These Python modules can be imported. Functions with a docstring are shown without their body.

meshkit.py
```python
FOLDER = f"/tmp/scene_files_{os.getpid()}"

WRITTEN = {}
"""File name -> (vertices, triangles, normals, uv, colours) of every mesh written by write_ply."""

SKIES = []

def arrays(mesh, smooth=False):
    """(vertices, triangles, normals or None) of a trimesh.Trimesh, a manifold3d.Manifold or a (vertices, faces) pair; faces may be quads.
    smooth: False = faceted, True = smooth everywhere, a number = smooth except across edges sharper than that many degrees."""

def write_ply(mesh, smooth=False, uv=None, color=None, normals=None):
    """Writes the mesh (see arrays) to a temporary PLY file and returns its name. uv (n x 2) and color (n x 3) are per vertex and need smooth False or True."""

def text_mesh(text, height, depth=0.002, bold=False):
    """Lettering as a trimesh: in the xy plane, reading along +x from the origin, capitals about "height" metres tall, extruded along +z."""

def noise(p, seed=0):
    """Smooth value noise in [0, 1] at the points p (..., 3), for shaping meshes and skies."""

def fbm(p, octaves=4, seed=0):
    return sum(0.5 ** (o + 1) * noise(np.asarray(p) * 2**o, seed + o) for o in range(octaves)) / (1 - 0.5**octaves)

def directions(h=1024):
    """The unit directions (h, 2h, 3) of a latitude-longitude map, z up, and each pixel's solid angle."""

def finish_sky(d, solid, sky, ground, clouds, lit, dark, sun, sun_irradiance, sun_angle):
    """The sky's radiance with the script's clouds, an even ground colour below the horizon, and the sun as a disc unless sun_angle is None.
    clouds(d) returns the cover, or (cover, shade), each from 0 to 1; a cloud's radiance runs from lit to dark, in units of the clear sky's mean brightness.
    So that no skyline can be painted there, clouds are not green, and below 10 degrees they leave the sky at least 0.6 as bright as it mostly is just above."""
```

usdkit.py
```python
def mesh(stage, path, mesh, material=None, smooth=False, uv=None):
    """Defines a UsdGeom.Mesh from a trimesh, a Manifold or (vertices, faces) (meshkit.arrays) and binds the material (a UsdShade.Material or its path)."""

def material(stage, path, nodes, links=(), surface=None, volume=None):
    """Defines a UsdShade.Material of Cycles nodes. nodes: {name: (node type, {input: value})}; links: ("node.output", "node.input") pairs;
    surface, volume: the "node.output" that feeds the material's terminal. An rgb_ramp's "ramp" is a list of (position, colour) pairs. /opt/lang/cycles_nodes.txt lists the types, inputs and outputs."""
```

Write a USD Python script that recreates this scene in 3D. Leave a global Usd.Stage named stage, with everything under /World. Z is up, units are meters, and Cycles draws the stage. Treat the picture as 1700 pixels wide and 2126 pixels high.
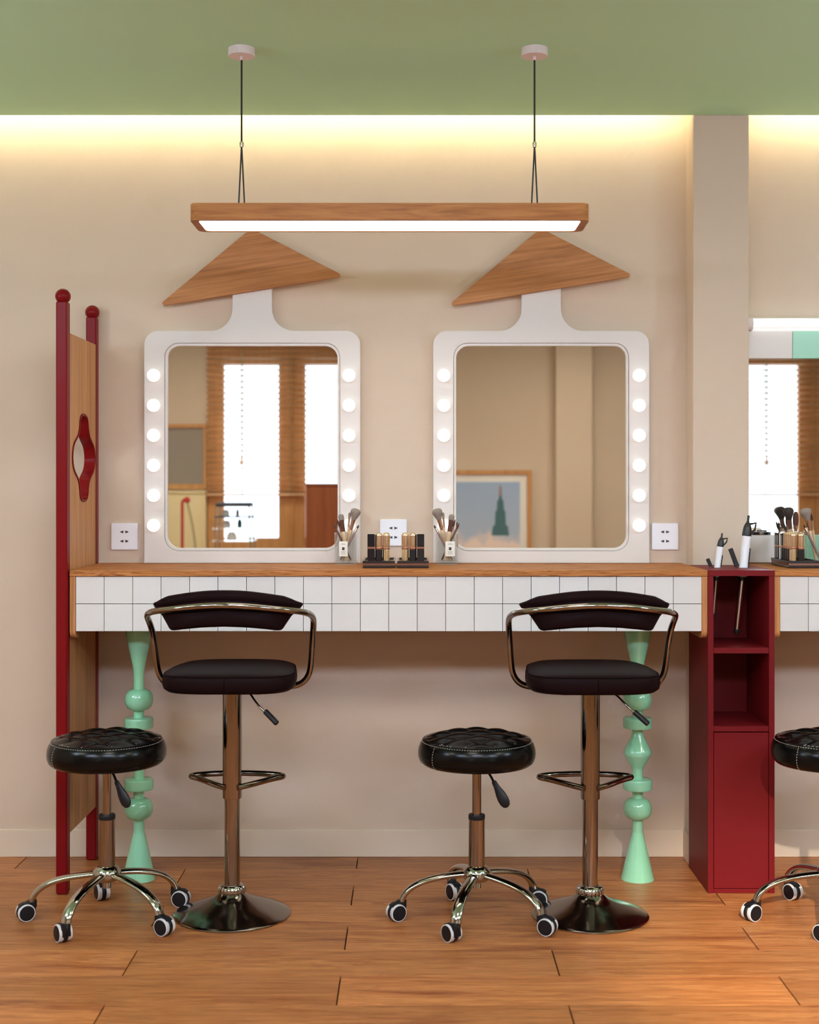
import math, random
import numpy as np
import trimesh, usdkit
import manifold3d as m3
from scipy.interpolate import CubicSpline
from shapely.geometry import Polygon, Point, box as sbox
from shapely.ops import unary_union
from pxr import Usd, UsdGeom, UsdLux, UsdShade, Gf, Sdf

random.seed(7)
RNG = np.random.default_rng(7)
stage = Usd.Stage.CreateInMemory()
UsdGeom.SetStageUpAxis(stage, 'Z')
UsdGeom.SetStageMetersPerUnit(stage, 1.0)
UsdGeom.Xform.Define(stage, '/World')
PI = math.pi

# ------------------------------------------------------------------ camera, sky, sun, exposure
F = 2816.0            # focal length in pixels of the 1700 x 2126 frame
VX, VY = 855.0, 1010.0  # vanishing point of the room's depth lines
CAMD, CAMH = 4.4, 1.2   # distance from the mirror wall (y = 0) and height
cam = UsdGeom.Camera.Define(stage, '/World/camera')
cam.AddTranslateOp().Set(Gf.Vec3d(0, -CAMD, CAMH))
cam.AddRotateXOp().Set(90.0)
cam.CreateHorizontalApertureAttr(36.0)
cam.CreateFocalLengthAttr(F / 1700 * 36)
cam.CreateHorizontalApertureOffsetAttr((850 - VX) / 1700 * 36)
cam.CreateVerticalApertureOffsetAttr((VY - 1063) / 1700 * 36)
cam.CreateFStopAttr(3.6)
cam.CreateFocusDistanceAttr(4.0)
cam.CreateExposureAttr(0.09)

dome = UsdLux.DomeLight.Define(stage, '/World/sky_light')
dome.CreateColorAttr(Gf.Vec3f(0.72, 0.87, 1.0))
dome.CreateIntensityAttr(1.05)
LED = 46.0          # cove strip
PENDANT = 7.0       # hanging lamp diffuser
BULB = 1.5          # mirror bulbs
PANEL = 16.0  # added flush ceiling lamps that fill the room
FLOOD = 28.0        # added fill floods for the mirror wall        # the flush ceiling lamps are added fill as well
TUBE = 1.8
SPOT = 26000.0        # unseen spotlight that lights the floor by the red cabinet
GLOBE = 21.0          # added fill globes outside the view, brightening the ceiling
#

# ------------------------------------------------------------------ helpers
def P(px, py, d):
    """The point seen at a pixel of the photograph, at the depth d from the camera."""
    return np.array([(px - VX) * d / F, d - CAMD, CAMH - (py - VY) * d / F])

used = {}
def fresh(parent, name):
    k = used.get((parent, name), 0)
    used[(parent, name)] = k + 1
    return parent + '/' + (name if k == 0 else '%s_%03d' % (name, k))

origin = {}
def setprops(p, label=None, cat=None, group=None, kind=None):
    for k, v in (('label', label), ('category', cat), ('group', group), ('kind', kind)):
        if v:
            p.SetCustomDataByKey(k, v)

def thing(name, label, cat, loc=(0, 0, 0), group=None, kind=None, rotz=0):
    x = UsdGeom.Xform.Define(stage, fresh('/World', name))
    x.AddTranslateOp().Set(Gf.Vec3d(*map(float, loc)))
    if rotz:
        x.AddRotateZOp().Set(float(rotz))
    setprops(x.GetPrim(), label, cat, group, kind)
    origin[str(x.GetPath())] = np.array(loc, float)
    return x.GetPrim()

def part(parent, name, mesh, mat, smooth=35, label=None, world=False, kind=None):
    """One mesh under a thing or a part; world=True: the mesh is given in world coordinates."""
    pp = str(parent.GetPath())
    o = origin[pp]
    if hasattr(mesh, 'to_mesh'):
        mm = mesh.to_mesh()
        mesh = trimesh.Trimesh(np.asarray(mm.vert_properties[:, :3]), np.asarray(mm.tri_verts), process=False)
    if world:
        mesh = mesh.copy()
        mesh.apply_translation(-o)
    path = fresh(pp, name)
    m = usdkit.mesh(stage, path, mesh, M[mat], smooth=smooth)
    setprops(m.GetPrim(), label, None, None, kind)
    origin[path] = o
    return m.GetPrim()

def struct(name, mesh, mat, smooth=35, label=None, cat=None, parent=None):
    path = fresh('/World' if parent is None else str(parent.GetPath()), name)
    m = usdkit.mesh(stage, path, mesh, M[mat], smooth=smooth)
    setprops(m.GetPrim(), label, cat, None, 'structure' if parent is None else None)
    origin[path] = np.zeros(3)
    return m.GetPrim()

def copy_of(root, loc, label, rotz=0, group=None):
    was = root.GetCustomData()
    name = root.GetName()
    import re
    name = re.sub(r'_\d{3}$', '', name)
    x = UsdGeom.Xform.Define(stage, fresh('/World', name))
    x.GetPrim().GetReferences().AddInternalReference(root.GetPath())
    x.GetPrim().SetInstanceable(True)
    ops = {o.GetOpName(): o for o in x.GetOrderedXformOps()}
    ops['xformOp:translate'].Set(Gf.Vec3d(*map(float, loc)))
    if rotz:
        (ops.get('xformOp:rotateZ') or x.AddRotateZOp()).Set(float(rotz))
    setprops(x.GetPrim(), label, was['category'], group or was.get('group'))
    return x.GetPrim()

# ------------------------------------------------------------------ shapes
cat = trimesh.util.concatenate
def bx(x0, x1, y0, y1, z0, z1, b=0.0):
    """A box, its edges chamfered by b."""
    lo, hi = np.array([x0, y0, z0], float), np.array([x1, y1, z1], float)
    if b <= 0:
        m = trimesh.creation.box(hi - lo)
        m.apply_translation((lo + hi) / 2)
        return m
    b = min(b, 0.49 * float((hi - lo).min()))
    pts = []
    for c in np.ndindex(2, 2, 2):
        corner = np.where(np.array(c) == 0, lo, hi)
        s = np.where(np.array(c) == 0, 1, -1) * b
        for k in range(3):
            d = s.copy(); d[k] = 0
            pts.append(corner + d)
    return trimesh.convex.convex_hull(np.array(pts))

def lathe(prof, n=48, axis_at=(0, 0)):
    """A surface of revolution about z through the given (r, z) points, closed at both ends."""
    prof = [(max(float(r), 0.0), float(z)) for r, z in prof]
    if prof[0][0] > 1e-6: prof = [(0.0, prof[0][1])] + prof
    if prof[-1][0] > 1e-6: prof = prof + [(0.0, prof[-1][1])]
    a = np.arange(n) * 2 * PI / n
    v, f, rows = [], [], []
    for r, z in prof:
        if r < 1e-6:
            rows.append([len(v)]); v.append((axis_at[0], axis_at[1], z))
        else:
            s = len(v); rows.append(list(range(s, s + n)))
            v += [(axis_at[0] + r * math.cos(t), axis_at[1] + r * math.sin(t), z) for t in a]
    for A, B in zip(rows[:-1], rows[1:]):
        for i in range(n):
            j = (i + 1) % n
            if len(A) == 1 and len(B) > 1: f.append((A[0], B[j], B[i]))
            elif len(B) == 1 and len(A) > 1: f.append((A[i], A[j], B[0]))
            elif len(A) > 1: f += [(A[i], A[j], B[j]), (A[i], B[j], B[i])]
    m = trimesh.Trimesh(np.array(v), np.array(f), process=False)
    if m.volume < 0: m.invert()
    return m

def spline(pts, n=60):
    pts = np.asarray(pts, float)
    t = np.r_[0, np.cumsum(np.linalg.norm(np.diff(pts, axis=0), axis=1) ** 0.6)]
    return CubicSpline(t, pts)(np.linspace(0, t[-1], n))

def chaikin(pts, it=3, closed=False):
    p = np.asarray(pts, float)
    for _ in range(it):
        q = np.roll(p, -1, 0) if closed else p[1:]
        a = p if closed else p[:-1]
        mid = np.stack([0.75 * a + 0.25 * q, 0.25 * a + 0.75 * q], 1).reshape(-1, p.shape[1])
        p = mid if closed else np.vstack([p[:1], mid, p[-1:]])
    return p

def tube(path, r, n=16, closed=False, flat=None):
    """A swept tube; flat=(half width across, half height) with the width kept horizontal."""
    p = np.asarray(path, float)
    N = len(p)
    t = (np.roll(p, -1, 0) - np.roll(p, 1, 0)) if closed else np.gradient(p, axis=0)
    t /= np.linalg.norm(t, axis=1, keepdims=True)
    u = np.zeros_like(p)
    if flat:
        for i in range(N):
            u[i] = np.cross(t[i], [0, 0, 1.0])
    else:
        ref = np.array([0, 0, 1.0]) if abs(t[0][2]) < 0.9 else np.array([1.0, 0, 0])
        u[0] = np.cross(t[0], ref)
        u[0] /= np.linalg.norm(u[0])
        for i in range(1, N):
            w = u[i - 1] - t[i] * np.dot(u[i - 1], t[i])
            u[i] = w / np.linalg.norm(w)
    u /= np.linalg.norm(u, axis=1, keepdims=True)
    w = np.cross(t, u)
    rr = np.broadcast_to(r, (N,)).astype(float)
    a = np.arange(n) * 2 * PI / n
    su, sw = (flat if flat else (1.0, 1.0))
    sc = np.ones(N) if flat else rr
    v = p[:, None] + sc[:, None, None] * (np.cos(a)[None, :, None] * u[:, None] * su + np.sin(a)[None, :, None] * w[:, None] * sw)
    v = v.reshape(-1, 3)
    f = []
    for i in range(N if closed else N - 1):
        k = (i + 1) % N
        for j in range(n):
            l = (j + 1) % n
            f += [(i * n + j, i * n + l, k * n + l), (i * n + j, k * n + l, k * n + j)]
    if not closed:
        v = np.vstack([v, p[0], p[-1]])
        for j in range(n):
            l = (j + 1) % n
            f += [(N * n, l, j), (N * n + 1, (N - 1) * n + j, (N - 1) * n + l)]
    m = trimesh.Trimesh(v, np.array(f), process=False)
    if m.volume < 0: m.invert()
    return m

def extrude(poly, h):
    g = list(getattr(poly, 'geoms', [poly]))
    return cat([trimesh.creation.extrude_polygon(q, h, engine='earcut') for q in g if q.area > 1e-10])

def plate(poly, yf, t, round_=0.0):
    """An outline in (x, z) as a plate with its front at y = yf, going back by t; its front edge rounded in steps."""
    ms = []
    steps = [(0.0, t)] if round_ <= 0 else [(round_, round_ * 0.25), (round_ * 0.5, round_ * 0.4), (round_ * 0.15, round_ * 0.6), (0.0, t - round_ * 1.25)]
    y = yf
    for ins, h in steps:
        m = extrude(poly.buffer(-ins) if ins else poly, h)
        v = m.vertices.copy()
        m = trimesh.Trimesh(np.c_[v[:, 0], y + v[:, 2], v[:, 1]], m.faces[:, ::-1], process=False)
        ms.append(m); y += h
    return cat(ms)

def yzplate(poly, xa, xb):
    e = extrude(poly, xb - xa); v = e.vertices.copy()
    return trimesh.Trimesh(np.c_[xa + v[:, 2], v[:, 0], v[:, 1]], e.faces, process=False)

def filleted(pts, radii, n=10):
    """A polygon with each corner rounded by its own radius."""
    out, N = [], len(pts)
    pts = [np.array(p, float) for p in pts]
    for i in range(N):
        a, b, c = pts[i - 1], pts[i], pts[(i + 1) % N]
        r = radii[i]
        if r <= 0: out.append(b); continue
        d1, d2 = (a - b) / np.linalg.norm(a - b), (c - b) / np.linalg.norm(c - b)
        ang = math.acos(np.clip(np.dot(d1, d2), -1, 1))
        tl = min(r / math.tan(ang / 2), 0.49 * min(np.linalg.norm(a - b), np.linalg.norm(c - b)))
        r = tl * math.tan(ang / 2)
        bis = (d1 + d2) / np.linalg.norm(d1 + d2)
        cen = b + bis * (r / math.sin(ang / 2))
        s, e = b + d1 * tl, b + d2 * tl
        a0, a1 = math.atan2(*(s - cen)[::-1]), math.atan2(*(e - cen)[::-1])
        da = (a1 - a0 + PI) % (2 * PI) - PI
        out += [cen + r * np.array([math.cos(a0 + da * k / n), math.sin(a0 + da * k / n)]) for k in range(n + 1)]
    return Polygon(out)

def rrect(x0, x1, z0, z1, r):
    rs = r if isinstance(r, (list, tuple)) else [r] * 4
    return filleted([(x0, z0), (x1, z0), (x1, z1), (x0, z1)], rs)

def along(mesh, a, b):
    """Turns a mesh built up the z axis so that it runs from a towards b."""
    a, b = np.asarray(a, float), np.asarray(b, float)
    d = (b - a) / np.linalg.norm(b - a)
    T = trimesh.geometry.align_vectors([0, 0, 1], d)
    m = mesh.copy(); m.apply_transform(T); m.apply_translation(a)
    return m

def moved(mesh, *t):
    m = mesh.copy(); m.apply_translation(t); return m

def cyl(r, z0, z1, n=32, c=(0, 0), b=0.0):
    if b > 0:
        return lathe([(r - b, z0), (r - b * .3, z0 + b * .3), (r, z0 + b), (r, z1 - b), (r - b * .3, z1 - b * .3), (r - b, z1)], n, c)
    return lathe([(r, z0), (r, z1)], n, c)

def sphere(r, c, sub=3, sz=1.0):
    m = trimesh.creation.icosphere(sub, r)
    m.vertices[:, 2] *= sz
    m.apply_translation(c); return m

def layered(outline, layers, n=96):
    """A closed cushion-like body: outline(inset, n) gives (n, 2) points; layers lists (inset, z)."""
    v, f, rows = [], [], []
    for ins, z in layers:
        p = outline(ins, n)
        rows.append(len(v)); v += [(x, y, z) for x, y in p]
    for A, B in zip(rows[:-1], rows[1:]):
        for i in range(n):
            j = (i + 1) % n
            f += [(A + i, A + j, B + j), (A + i, B + j, B + i)]
    for base, flip in ((rows[0], True), (rows[-1], False)):
        c = len(v); v.append(tuple(np.mean(v[base:base + n], 0)))
        for i in range(n):
            j = (i + 1) % n
            f.append((c, base + j, base + i) if flip else (c, base + i, base + j))
    m = trimesh.Trimesh(np.array(v), np.array(f), process=False)
    if m.volume < 0: m.invert()
    return m

def mani(m):
    m = trimesh.Trimesh(m.vertices, m.faces, process=True)
    return m3.Manifold(m3.Mesh(np.asarray(m.vertices, np.float32), np.asarray(m.faces, np.uint32)))

# ------------------------------------------------------------------ materials
M = {}
def C(r, g, b, k=1.0):
    """sRGB 0-255 to linear."""
    return tuple(k * ((c / 255 / 12.92) if c / 255 <= 0.04045 else ((c / 255 + 0.055) / 1.055) ** 2.4) for c in (r, g, b))

def mat(name, nodes, links=(), surface='p.BSDF'):
    M[name] = usdkit.material(stage, '/World/Looks/' + name, nodes, links, surface=surface)

def plain(name, col, rough=0.5, metal=0.0, coat=0.0, spec=0.5, bump=None, rnd=0.0, **kw):
    p = {'base_color': col, 'roughness': rough, 'metallic': metal, 'coat_weight': coat, 'specular_ior_level': spec}
    p.update(kw)
    nodes, links = {'p': ('principled_bsdf', p)}, []
    if bump:
        scale, strength, dist = bump
        nodes['g'] = ('geometry', {})
        nodes['n'] = ('noise_texture', {'scale': scale, 'detail': 3.0, 'roughness': 0.55})
        nodes['b'] = ('bump', {'strength': strength, 'distance': dist})
        links += [('g.position', 'n.vector'), ('n.fac', 'b.height'), ('b.normal', 'p.normal')]
    mat(name, nodes, links)

def wood(name, stops, scale1, scale2, rough=0.42, spec=0.25, fine=0.35, knots=None, rnd=True, bump=0.12, rot=(0, 0, 0), dist=0.7, coat=0.0):
    """Streaked wood: stretched noise along the grain, finer pores over it, darker knotty clouds if asked."""
    nodes = {
        'g': ('geometry', {}), 'o': ('object_info', {}),
        'rt': ('mapping', {'rotation': rot}),
        'm1': ('vector_math', {'math_type': 'multiply', 'vector2': scale1}),
        'a1': ('vector_math', {'math_type': 'multiply_add', 'vector2': (37.0, 23.0, 51.0) if rnd else (0.0, 0.0, 0.0)}),
        'n1': ('noise_texture', {'scale': 1.0, 'detail': 5.0, 'roughness': 0.6, 'distortion': dist}),
        'r1': ('rgb_ramp', {'ramp': stops}),
        'm2': ('vector_math', {'math_type': 'multiply', 'vector2': scale2}),
        'n2': ('noise_texture', {'scale': 1.0, 'detail': 3.0, 'roughness': 0.6}),
        'r2': ('rgb_ramp', {'ramp': [(0.3, (1 - fine,) * 3), (0.62, (1.0, 1.0, 1.0))]}),
        'mx': ('mix', {'mix_type': 'multiply', 'fac': 1.0}),
        'b': ('bump', {'strength': bump, 'distance': 0.001}),
        'p': ('principled_bsdf', {'roughness': rough, 'specular_ior_level': spec, 'coat_weight': coat, 'coat_roughness': 0.25}),
    }
    links = [('g.position', 'rt.vector'), ('rt.vector', 'm1.vector1'), ('o.random', 'a1.vector1'), ('m1.vector', 'a1.vector3'),
             ('a1.vector', 'n1.vector'), ('n1.fac', 'r1.fac'), ('rt.vector', 'm2.vector1'), ('m2.vector', 'n2.vector'), ('n2.fac', 'r2.fac'),
             ('r1.color', 'mx.color1'), ('r2.color', 'mx.color2'), ('n2.fac', 'b.height'), ('b.normal', 'p.normal')]
    last = 'mx.color'
    if knots:
        kscale, kcol, lo, hi = knots
        nodes['m3'] = ('vector_math', {'math_type': 'multiply', 'vector2': kscale})
        nodes['a3'] = ('vector_math', {'math_type': 'multiply_add', 'vector2': (11.0, 47.0, 5.0)})
        nodes['n3'] = ('noise_texture', {'scale': 1.0, 'detail': 4.0, 'roughness': 0.6, 'distortion': 0.5})
        nodes['k3'] = ('map_range', {'from_min': lo, 'from_max': hi, 'to_min': 0.0, 'to_max': 0.75, 'clamp': True})
        nodes['mk'] = ('mix', {'mix_type': 'mix', 'color2': kcol})
        links += [('rt.vector', 'm3.vector1'), ('m3.vector', 'a3.vector3'), ('o.random', 'a3.vector1'), ('a3.vector', 'n3.vector'),
                  ('n3.fac', 'k3.value'), ('k3.result', 'mk.fac'), (last, 'mk.color1')]
        last = 'mk.color'
    if rnd:
        nodes['tv'] = ('map_range', {'from_min': 0.0, 'from_max': 1.0, 'to_min': 0.84, 'to_max': 1.12})
        nodes['hs'] = ('hsv', {})
        links += [('o.random', 'tv.value'), ('tv.result', 'hs.value'), (last, 'hs.color')]
        last = 'hs.color'
    links.append((last, 'p.base_color'))
    mat(name, nodes, links)

def glow(name, col, strength):
    mat(name, {'e': ('emission', {'color': col, 'strength': strength})}, (), 'e.emission')

def pane(name, tint=(1, 1, 1), edge=0.45):
    """A thin clear pane: transparent, reflecting more at grazing angles."""
    mat(name, {'t': ('transparent_bsdf', {'color': tint}), 'gl': ('glossy_bsdf', {'color': (1, 1, 1), 'roughness': 0.01}),
               'lw': ('layer_weight', {'blend': 0.5}), 'pw': ('math', {'math_type': 'power', 'value2': 3.5}),
               'f': ('math', {'math_type': 'multiply_add', 'value2': edge, 'value3': 0.035}), 'x': ('mix_closure', {})},
        [('lw.facing', 'pw.value1'), ('pw.value', 'f.value1'), ('f.value', 'x.fac'), ('t.BSDF', 'x.closure1'), ('gl.BSDF', 'x.closure2')], 'x.closure')

WALL = C(213, 193, 173)
plain('wall_paint', WALL, 0.75, bump=(260.0, 0.22, 0.002), spec=0.3)
plain('trim_paint', C(222, 204, 184), 0.6, spec=0.3)
plain('ceiling_paint', C(190, 240, 200), 0.7, spec=0.3, bump=(150.0, 0.06, 0.002))
wood('floor_wood', [(0.28, C(152, 86, 46)), (0.42, C(188, 118, 66)), (0.47, C(170, 102, 54)), (0.50, C(200, 132, 78)), (0.57, C(192, 122, 70)), (0.595, C(168, 100, 54)), (0.63, C(204, 136, 80)), (0.75, C(192, 122, 68))],
     (1.5, 34.0, 34.0), (9.0, 300.0, 300.0), rough=0.36, fine=0.42, knots=((2.2, 15.0, 15.0), C(118, 56, 30), 0.55, 0.72), dist=1.3)
wood('desk_wood', [(0.30, C(196, 128, 74)), (0.36, C(142, 82, 42)), (0.385, C(200, 134, 80)), (0.44, C(190, 122, 70)), (0.465, C(138, 80, 42)), (0.49, C(202, 138, 84)), (0.535, C(194, 126, 72)), (0.56, C(146, 86, 46)), (0.585, C(204, 140, 86)), (0.63, C(150, 90, 50)), (0.66, C(200, 134, 80))],
     (1.5, 16.0, 48.0), (6.0, 190.0, 420.0), rough=0.6, spec=0.08, fine=0.3, rnd=False, dist=0.9)
wood('panel_wood', [(0.28, C(170, 112, 66)), (0.5, C(196, 140, 90)), (0.7, C(208, 156, 106))],
     (30.0, 30.0, 1.1), (170.0, 170.0, 4.0), rough=0.45, fine=0.25, rnd=False)
wood('end_wood', [(0.28, C(166, 104, 58)), (0.5, C(196, 134, 82)), (0.7, C(206, 148, 96))],
     (60.0, 30.0, 2.0), (260.0, 170.0, 6.0), rough=0.45, fine=0.25, rnd=False)
wood('hat_wood', [(0.25, C(156, 98, 56)), (0.5, C(190, 128, 78)), (0.72, C(208, 146, 94))],
     (1.5, 10.0, 26.0), (6.0, 60.0, 200.0), rough=0.5, fine=0.25, rot=(0, math.radians(9), 0))
wood('lamp_wood', [(0.25, C(150, 92, 44)), (0.5, C(178, 116, 60)), (0.72, C(194, 134, 74))],
     (3.0, 26.0, 34.0), (8.0, 120.0, 170.0), rough=0.45, fine=0.22, rnd=False, dist=1.6)
wood('window_wood', [(0.3, C(198, 140, 86)), (0.7, C(220, 166, 110))], (30.0, 30.0, 1.5), (160.0, 160.0, 5.0), rough=0.5, fine=0.2, rnd=False)
wood('slat_wood', [(0.3, C(226, 182, 140)), (0.7, C(240, 204, 164))], (1.5, 30.0, 30.0), (6.0, 160.0, 160.0), rough=0.5, fine=0.2)
wood('dark_cabinet_wood', [(0.3, C(140, 76, 46)), (0.7, C(166, 94, 58))], (30.0, 30.0, 1.2), (160.0, 160.0, 5.0), rough=0.45, fine=0.2, rnd=False)
plain('red_paint', C(122, 18, 22), 0.3, spec=0.12)
plain('red_tube', C(196, 56, 48), 0.4)
plain('red_cabinet', C(112, 18, 23), 0.5, spec=0.2)
plain('joint_dark', C(58, 46, 40), 0.8)
plain('green_lacquer', C(150, 216, 176), 0.16, coat=0.5)
plain('green_panel', C(150, 206, 176), 0.3)
plain('tile_white', C(219, 216, 213), 0.32)
plain('tile_warm', C(216, 212, 209), 0.32)
plain('frame_white', C(222, 214, 208), 0.38)
plain('socket_white', C(244, 244, 252), 0.3)
plain('socket_hole', C(60, 60, 64), 0.6)
plain('mirror_glass', (0.93, 0.93, 0.92), 0.0, metal=1.0)
plain('black_leather', C(9, 8, 8), 0.2, spec=0.2, bump=(420.0, 0.08, 0.001))
plain('brown_leather', C(27, 14, 15), 0.45, spec=0.03, bump=(500.0, 0.08, 0.001))
plain('leather_seam', C(12, 8, 8), 0.6, spec=0.02)
plain('thread', C(168, 160, 150), 0.7)
plain('gunmetal', (0.31, 0.28, 0.255), 0.10, metal=1.0)
plain('gunmetal_base', (0.30, 0.27, 0.25), 0.14, metal=1.0)
plain('chrome', (0.50, 0.475, 0.435), 0.09, metal=1.0)
plain('steel', (0.75, 0.74, 0.72), 0.14, metal=1.0)
plain('black_plastic', C(22, 22, 26), 0.42, spec=0.3)
plain('caster_white', C(214, 212, 214), 0.4)
plain('cable_black', C(28, 26, 22), 0.5)
plain('canopy_white', C(232, 220, 220), 0.5)
plain('brass', (0.46, 0.41, 0.29), 0.3, metal=1.0)
plain('gold', (0.83, 0.60, 0.40), 0.16, metal=1.0)
plain('pale_gold', (0.95, 0.80, 0.52), 0.18, metal=1.0)
plain('copper', (0.72, 0.40, 0.28), 0.2, metal=1.0)
plain('gloss_black', C(30, 29, 34), 0.12, coat=0.3)
plain('tray_black', C(42, 36, 36), 0.2, coat=0.3)
plain('tray_band', (0.34, 0.19, 0.14), 0.25, metal=1.0)
plain('tool_white', C(242, 242, 248), 0.35)
plain('tool_black', C(26, 26, 27), 0.4)
plain('label_paper', C(244, 240, 232), 0.7)
plain('label_ink', C(62, 60, 58), 0.7)
plain('bristle_grey', C(150, 136, 126), 0.8, bump=(900.0, 0.5, 0.002))
plain('bristle_dark', C(60, 50, 42), 0.8, bump=(900.0, 0.5, 0.002))
plain('bristle_brown', C(96, 58, 44), 0.8, bump=(900.0, 0.5, 0.002))
plain('handle_beige', C(222, 190, 154), 0.4)
plain('handle_mauve', C(150, 120, 118), 0.4)
plain('handle_brown', C(108, 72, 58), 0.4)
plain('ferrule_rose', (0.72, 0.53, 0.42), 0.22, metal=1.0)
plain('cream_paint', C(236, 218, 172), 0.5)
plain('board_grey', C(150, 138, 126), 0.5)
plain('cord_beige', C(176, 160, 118), 0.7)
plain('mat_white', C(236, 232, 228), 0.7)
plain('tower_print', C(76, 116, 124), 0.6)
plain('tower_tip_print', C(158, 134, 140), 0.6)
plain('shelf_dark', C(60, 60, 72), 0.6)
plain('jar_white', C(236, 236, 240), 0.3)
plain('bottle_green', C(70, 96, 84), 0.3)
plain('bottle_amber', C(120, 74, 44), 0.3)
plain('cove_paint', C(228, 214, 190), 0.8)
plain('diffuser_frame', C(230, 228, 224), 0.4)
pane('window_glass', edge=0.3)
pane('cup_glass', (0.96, 0.965, 0.96), edge=0.95)
glow('led_glow', (1.0, 0.84, 0.56), LED)
glow('pendant_glow', (1.0, 0.96, 0.90), PENDANT)
glow('bulb_glow', (1.0, 0.96, 0.91), BULB)
glow('panel_glow', (0.97, 0.90, 0.74), PANEL)
glow('globe_glow', (0.82, 0.98, 1.18), GLOBE)
glow('flood_glow', (0.82, 0.955, 1.24), FLOOD)
glow('tube_glow', (1.0, 0.97, 0.94), TUBE)
# the printed picture: blue sky over a bank of cloud
mat('sky_print', {'g': ('geometry', {}), 's': ('separate_xyz', {}), 'h': ('map_range', {'from_min': 0.62, 'from_max': 1.28, 'clamp': True}),
                  'r': ('rgb_ramp', {'ramp': [(0.0, C(190, 200, 222)), (0.45, C(176, 192, 220)), (1.0, C(160, 184, 220))]}),
                  'n': ('noise_texture', {'scale': 9.0, 'detail': 5.0, 'roughness': 0.55}),
                  'hc': ('map_range', {'from_min': 0.72, 'from_max': 0.93, 'to_min': 0.32, 'to_max': -0.3, 'clamp': True}),
                  'ad': ('math', {'math_type': 'add'}), 'cl': ('map_range', {'from_min': 0.42, 'from_max': 0.7, 'clamp': True}),
                  'mx': ('mix', {'mix_type': 'mix', 'color2': C(244, 222, 214)}), 'p': ('principled_bsdf', {'roughness': 0.6})},
    [('g.position', 's.vector'), ('s.z', 'h.value'), ('h.result', 'r.fac'), ('g.position', 'n.vector'), ('s.z', 'hc.value'), ('n.fac', 'ad.value1'),
     ('hc.result', 'ad.value2'), ('ad.value', 'cl.value'), ('cl.result', 'mx.fac'), ('r.color', 'mx.color1'), ('mx.color', 'p.base_color')])

# ------------------------------------------------------------------ room shell
XL, XR, YF, ZC = -4.2, 5.0, -6.0, 2.374
CZ = 2.62
# floor: planks laid along x in running bond, each its own piece
floor = thing('floor', 'orange-brown oak plank floor laid in running bond', 'floor', kind='structure')
W, L = 0.1868, 1.0728
part(floor, 'subfloor', bx(XL - .1, XR + .1, YF - .15, 0.1, -0.06, -0.0125), 'joint_dark')
row = 0
y1 = 0.047
while y1 > YF:
    y0 = y1 - W
    off = -0.1745 if row % 2 == 0 else -0.7105
    k0 = math.floor((XL - off) / L)
    x = off + k0 * L
    while x < XR:
        xa, xb = max(x, XL), min(x + L, XR)
        if xb - xa > 0.02:
            dz = random.uniform(-0.0003, 0.0)
            part(floor, 'plank', bx(xa + .0017, xb - .0017, max(y0, YF) + .0003, min(y1, 0.0) - .0003, -0.012, dz, 0.0006), 'floor_wood', smooth=False)
        x += L
    y1 = y0; row += 1

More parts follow.
